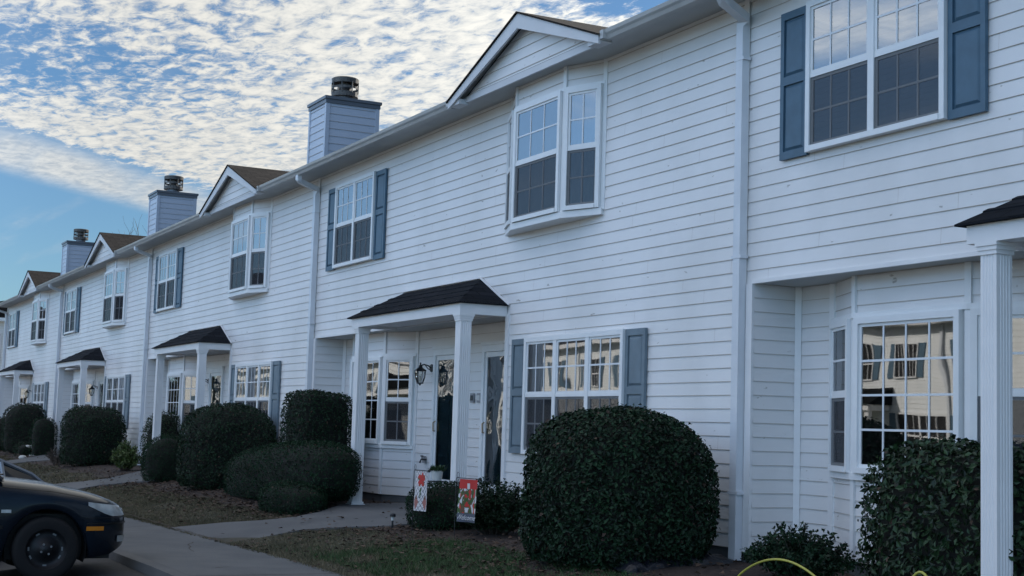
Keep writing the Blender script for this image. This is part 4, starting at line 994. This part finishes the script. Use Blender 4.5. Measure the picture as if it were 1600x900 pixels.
g2 = blades('edge_grass', 5000, (-14, .8, -3.27, -3.12), (.02, .05), 'blade', lambda x, y: 1 if noise.noise((x * 3, 0, 8)) > -.15 else .1); tag(g2, 'ragged grass growing over the sidewalk edge', 'grass')
g = blades('far_grass', 26000, (-46, -17, -3.2, -1.2), (.02, .05), 'blade', lf, .008); tag(g, 'dormant lawn grass before the far houses', 'grass')
gd = lambda x, y: max(0, min(1, 1.3 * noise.noise((x * 1.6, y * 2, 4)) + .55)) * (1 if -3.4 < x < 1.2 else .12) * (1 if y > -3.1 else .5)
g = blades('green_grass', 16000, (-4.2, 1.2, -3.0, -1.45), (.025, .075), 'blade_green', gd, .005); tag(g, 'patch of taller green grass before the round shrub', 'grass')
def litter(name, n, f):
    V = []; F = []; rn = random.Random(5)
    for i in range(n):
        x, y = f(rn)
        z = gzf(x, y) + (.02 if not on_path(x, y) else .045) + rn.random() * .02; l = rn.uniform(.018, .042); a = rn.random() * 6.28; t = rn.gauss(0, .012); k = len(V)
        ca, sa = math.cos(a), math.sin(a)
        V.extend([(x - l * ca, y - l * sa, z), (x - l * .6 * sa, y + l * .6 * ca, z + .008 + t), (x + l * ca, y + l * sa, z + rn.random() * .012), (x + l * .6 * sa, y - l * .6 * ca, z + .008)]); F.append((k, k + 1, k + 2, k + 3))
    me = bpy.data.meshes.new(name); me.from_pydata(V, [], F); me.materials.append(M['litter']); me.update(); o = bpy.data.objects.new(name, me); COL.objects.link(o); tag(o, 'dry brown leaves scattered on the mulch and lawn', 'fallen leaves', kind='stuff')
def lfpos(rn):
    while True:
        x = rn.uniform(-20, 3.5) if rn.random() < .8 else rn.uniform(-40, -20); y = mfront(x) + rn.gauss(.1, .35) if rn.random() < .65 else rn.uniform(-3.3, .3)
        if y > .4 or y < -3.6: continue
        if on_path(x, y) and rn.random() < .93: continue
        return x, y
litter('fallen_leaves', 6500, lfpos)

# ------------------------------------------------------------------ beyond the row: neighbour building, bare tree, opposite row (it shows in the windows)
def far_building(name, label, x0, x1, y0, y1, h, ridge, mt, wins=None):
    r = empty(name, (x0, y0, -.9)); tag(r, label, 'building'); w, dp = x1 - x0, y1 - y0
    m = MB(); lm = [mt, M['lap']]
    hh = h + .9
    for A, B, n_ in (((0, 0), (w, 0), (0, -1)), ((w, 0), (w, dp), (1, 0)), ((w, dp), (0, dp), (0, 1)), ((0, dp), (0, 0), (-1, 0))): siding(m, A, B, 0, hh, n_)
    m.build('wall', lm, r)
    m = MB(); e = .45
    roofquad(m, [(-e, -e, hh - .05), (w + e, -e, hh - .05), (w + e, dp / 2, hh + ridge), (-e, dp / 2, hh + ridge)]); roofquad(m, [(w + e, dp + e, hh - .05), (-e, dp + e, hh - .05), (-e, dp / 2, hh + ridge), (w + e, dp / 2, hh + ridge)])
    m.poly([(w, 0, hh), (w, dp, hh), (w, dp / 2, hh + ridge - .05)]); m.poly([(0, 0, hh), (0, dp, hh), (0, dp / 2, hh + ridge - .05)])
    m.build('roof', M['shingle'], r)
    m = MB(); m.box(-e, w + e, -e - .03, -e, hh - .2, hh - .04); m.box(-e, w + e, dp + e, dp + e + .03, hh - .2, hh - .04); m.box(-e, w + e, -e, dp + e, hh - .2, hh - .18); m.build('fascia', M['trim'], r)
    return r
nb = far_building('neighbour_building', 'cream sided building with a dark roof at the left edge beyond the row', -82, -63, -1.5, 9, 5.7, 1.3, M['cream'])
tl = bpy.data.objects
opp = far_building('townhouse_row', 'cream sided townhouse row across the parking lot, seen only in window reflections', -120, 8, -40, -27.0, 5.3, 2.4, M['cream'])
DP = 13.0
wf = MB(); ws = MB(); wd_ = MB(); wm = MB(); pc = MB(); pr2 = MB()
for i in range(20):
    bx = 3 + i * 6.1
    for (xa, zb_, w_, h_) in ((bx, 4.15, 1.6, 1.3), (bx + 3.0, 4.15, 1.1, 1.3), (bx + 3.2, 1.5, 2.1, 1.4)):
        y = DP + .02
        wd_.box(xa, xa + w_, y, y + .02, zb_, zb_ + h_); t = .05
        for a, b, c_, d__ in ((xa - t, xa, zb_ - t, zb_ + h_ + t), (xa + w_, xa + w_ + t, zb_ - t, zb_ + h_ + t), (xa, xa + w_, zb_ + h_, zb_ + h_ + t), (xa, xa + w_, zb_ - t, zb_), (xa, xa + w_, zb_ + h_ / 2 - .03, zb_ + h_ / 2 + .03), (xa + w_ / 2 - .04, xa + w_ / 2 + .04, zb_ + .0, zb_ + h_)): wf.box(a, b, y, y + .07, c_, d__)
        for k_ in (1, 2, 4, 5): wf.box(xa + w_ * k_ / 6 - .01, xa + w_ * k_ / 6 + .01, y + .02, y + .045, zb_, zb_ + h_)
        ws.box(xa - t - .36, xa - t - .005, y, y + .04, zb_ - .03, zb_ + h_ + .03); ws.box(xa + w_ + t + .005, xa + w_ + t + .36, y, y + .04, zb_ - .03, zb_ + h_ + .03)
    wm.box(bx + 5.35, bx + 5.45, DP + .02, DP + .09, .3, 6.1)
    if i % 2 == 0:
        pc.box(bx - .3, bx + 2.8, DP + .02, DP + 1.3, 3.0, 3.2); pc.box(bx - .2, bx, DP + 1.0, DP + 1.2, .3, 3.0); pc.box(bx + 2.5, bx + 2.7, DP + 1.0, DP + 1.2, .3, 3.0)
        pr2.prism([(DP + .02, 3.201), (DP + 1.4, 3.201), (DP + .02, 3.8)], 'x', bx - .4, bx + 2.9)
        wd_.box(bx + .4, bx + 1.3, DP + .02, DP + .05, .4, 2.5)
wf.build('window', M['trim'], opp)['kind'] = 'stuff'
wd_.build('window_glass', M['_tyre'], opp); ws.build('shutter', M['shutter'], opp)['kind'] = 'stuff'; wm.build('downspout', M['spout'], opp); pc.build('porch', M['trim'], opp); pr2.build('porch_roof', M['shingle_dark'], opp)
sheet('opposite_lawn', [-130, -90, -60, -30, 0, 20], [-27.2, -24, -20.5], lambda x, y: -.6 - .045 * 7 * (1 if x < -10 else 0), M['field'])
for i, (x, w_, h_) in enumerate(((-24, 1.0, 1.5), (-28.5, .8, 1.2), (-33, .9, 1.4), (-50, 1, 1.5), (-55, .9, 1.3), (-62, 1, 1.5), (-70, .9, 1.4))):
    shrub('hedge_bush', 'dark bush before the %s reflected townhouses across the lot' % ['first', 'second', 'third', 'fourth', 'fifth', 'sixth', 'seventh'][i], 'bush', (x, -26.2), w_, .7, h_, .12, 'leaf', 900, 2.6, .08, ground=-.85, loose=.08, group='bushes across the lot')

def bare_tree(loc, h, label, seed, spread=.5):
    rn = random.Random(seed); root = empty('bare_tree', loc); tag(root, label, 'tree', 'bare trees behind the roofs'); t = MB(); c = MB()
    t.tube([(0, 0, 0), (.1, .05, h * .2), (0, .1, h * .4)], [h * .018, h * .014, h * .011], 8); t.build('trunk', M['twig'], root)
    def br(p, d, l, r, dep):
        pts = [p]; q = p
        for k in range(3):
            d = (d + Vector((rn.gauss(0, .13), rn.gauss(0, .13), rn.gauss(.05, .08)))).normalized(); q = q + d * l / 3; pts.append(q)
        c.tube(pts, [r, r * .8, r * .65, r * .5], 4 if dep > 1 else 3, cap=False)
        if dep == 0: return
        for k in range(rn.choice((3, 4, 4))):
            s = pts[rn.choice((1, 2, 3))]; dd = (d + Vector((rn.gauss(0, spread), rn.gauss(0, spread), rn.gauss(.1, .25)))).normalized(); br(s, dd, l * rn.uniform(.55, .8), r * .55, dep - 1)
    for k in range(4): br(Vector((0, .1, h * (.22 + .05 * k))), Vector((rn.gauss(0, .4), rn.gauss(0, .4), 1)).normalized(), h * .27, h * .008, 4)
    c.build('crown', M['bare'], root)
bare_tree((-77, 11.3, -1.1), 15.9, 'leafless pale tree whose twigs show above the roof left of a chimney', 3)
bare_tree((-86, 14.8, -1.1), 16.6, 'leafless tree behind the first, its twigs just over the roof gable', 8)
# windows of the neighbour building and a far wood that closes the horizon
for (yy, zz) in ((2.0, 1.6), (6.5, 1.6), (2.0, 4.4), (6.5, 4.4)):
    wf_ = MB(); 
    for a, b, c_, d__ in ((yy - .06, yy, zz - .06, zz + 1.46), (yy + 1.1, yy + 1.16, zz - .06, zz + 1.46), (yy, yy + 1.1, zz - .06, zz), (yy, yy + 1.1, zz + 1.4, zz + 1.46), (yy, yy + 1.1, zz + .68, zz + .72)): wf_.box(19.02, 19.07, a, b, c_, d__)
    wo_ = wf_.build('window', M['trim'], nb); wg = MB(); wg.box(19.015, 19.03, yy, yy + 1.1, zz, zz + 1.4); wg.build('pane', carglass, wo_)
rg = np.random.default_rng(3); V = []; F = []
def wood_clump(cx, cy, h, w):
    n = 420; th = rg.random(n) * 6.283; ph = np.arcsin(rg.uniform(-.5, 1, n)); rr = rg.uniform(.72, 1.05, n)
    P = np.stack([cx + w * rr * np.cos(ph) * np.cos(th), cy + w * rr * np.cos(ph) * np.sin(th), -1.1 + h * .52 + h * .48 * rr * np.sin(ph)], 1)
    a = rg.normal(0, 1, (n, 3)); a /= np.linalg.norm(a, axis=1)[:, None]; b = np.cross(a, rg.normal(0, 1, (n, 3))); b /= np.linalg.norm(b, axis=1)[:, None]; l = .55
    i0 = len(V); Q = np.stack([P - a * l, P + b * l * .6, P + a * l, P - b * l * .6], 1).reshape(-1, 3); V.extend(map(tuple, Q.tolist())); F.extend([(i0 + 4 * i, i0 + 4 * i + 1, i0 + 4 * i + 2, i0 + 4 * i + 3) for i in range(n)])
for i in range(46): wood_clump(-150 + rg.normal(0, 5), -130 + i * 4.6, rg.uniform(6.5, 9.2), rg.uniform(2.4, 3.6))
me = bpy.data.meshes.new('far_wood'); me.from_pydata(V, [], F); me.materials.append(M['leaf_gold']); me.update(); o = bpy.data.objects.new('far_wood', me); COL.objects.link(o); tag(o, 'low wood closing the horizon beyond the row', 'wood', kind='stuff')
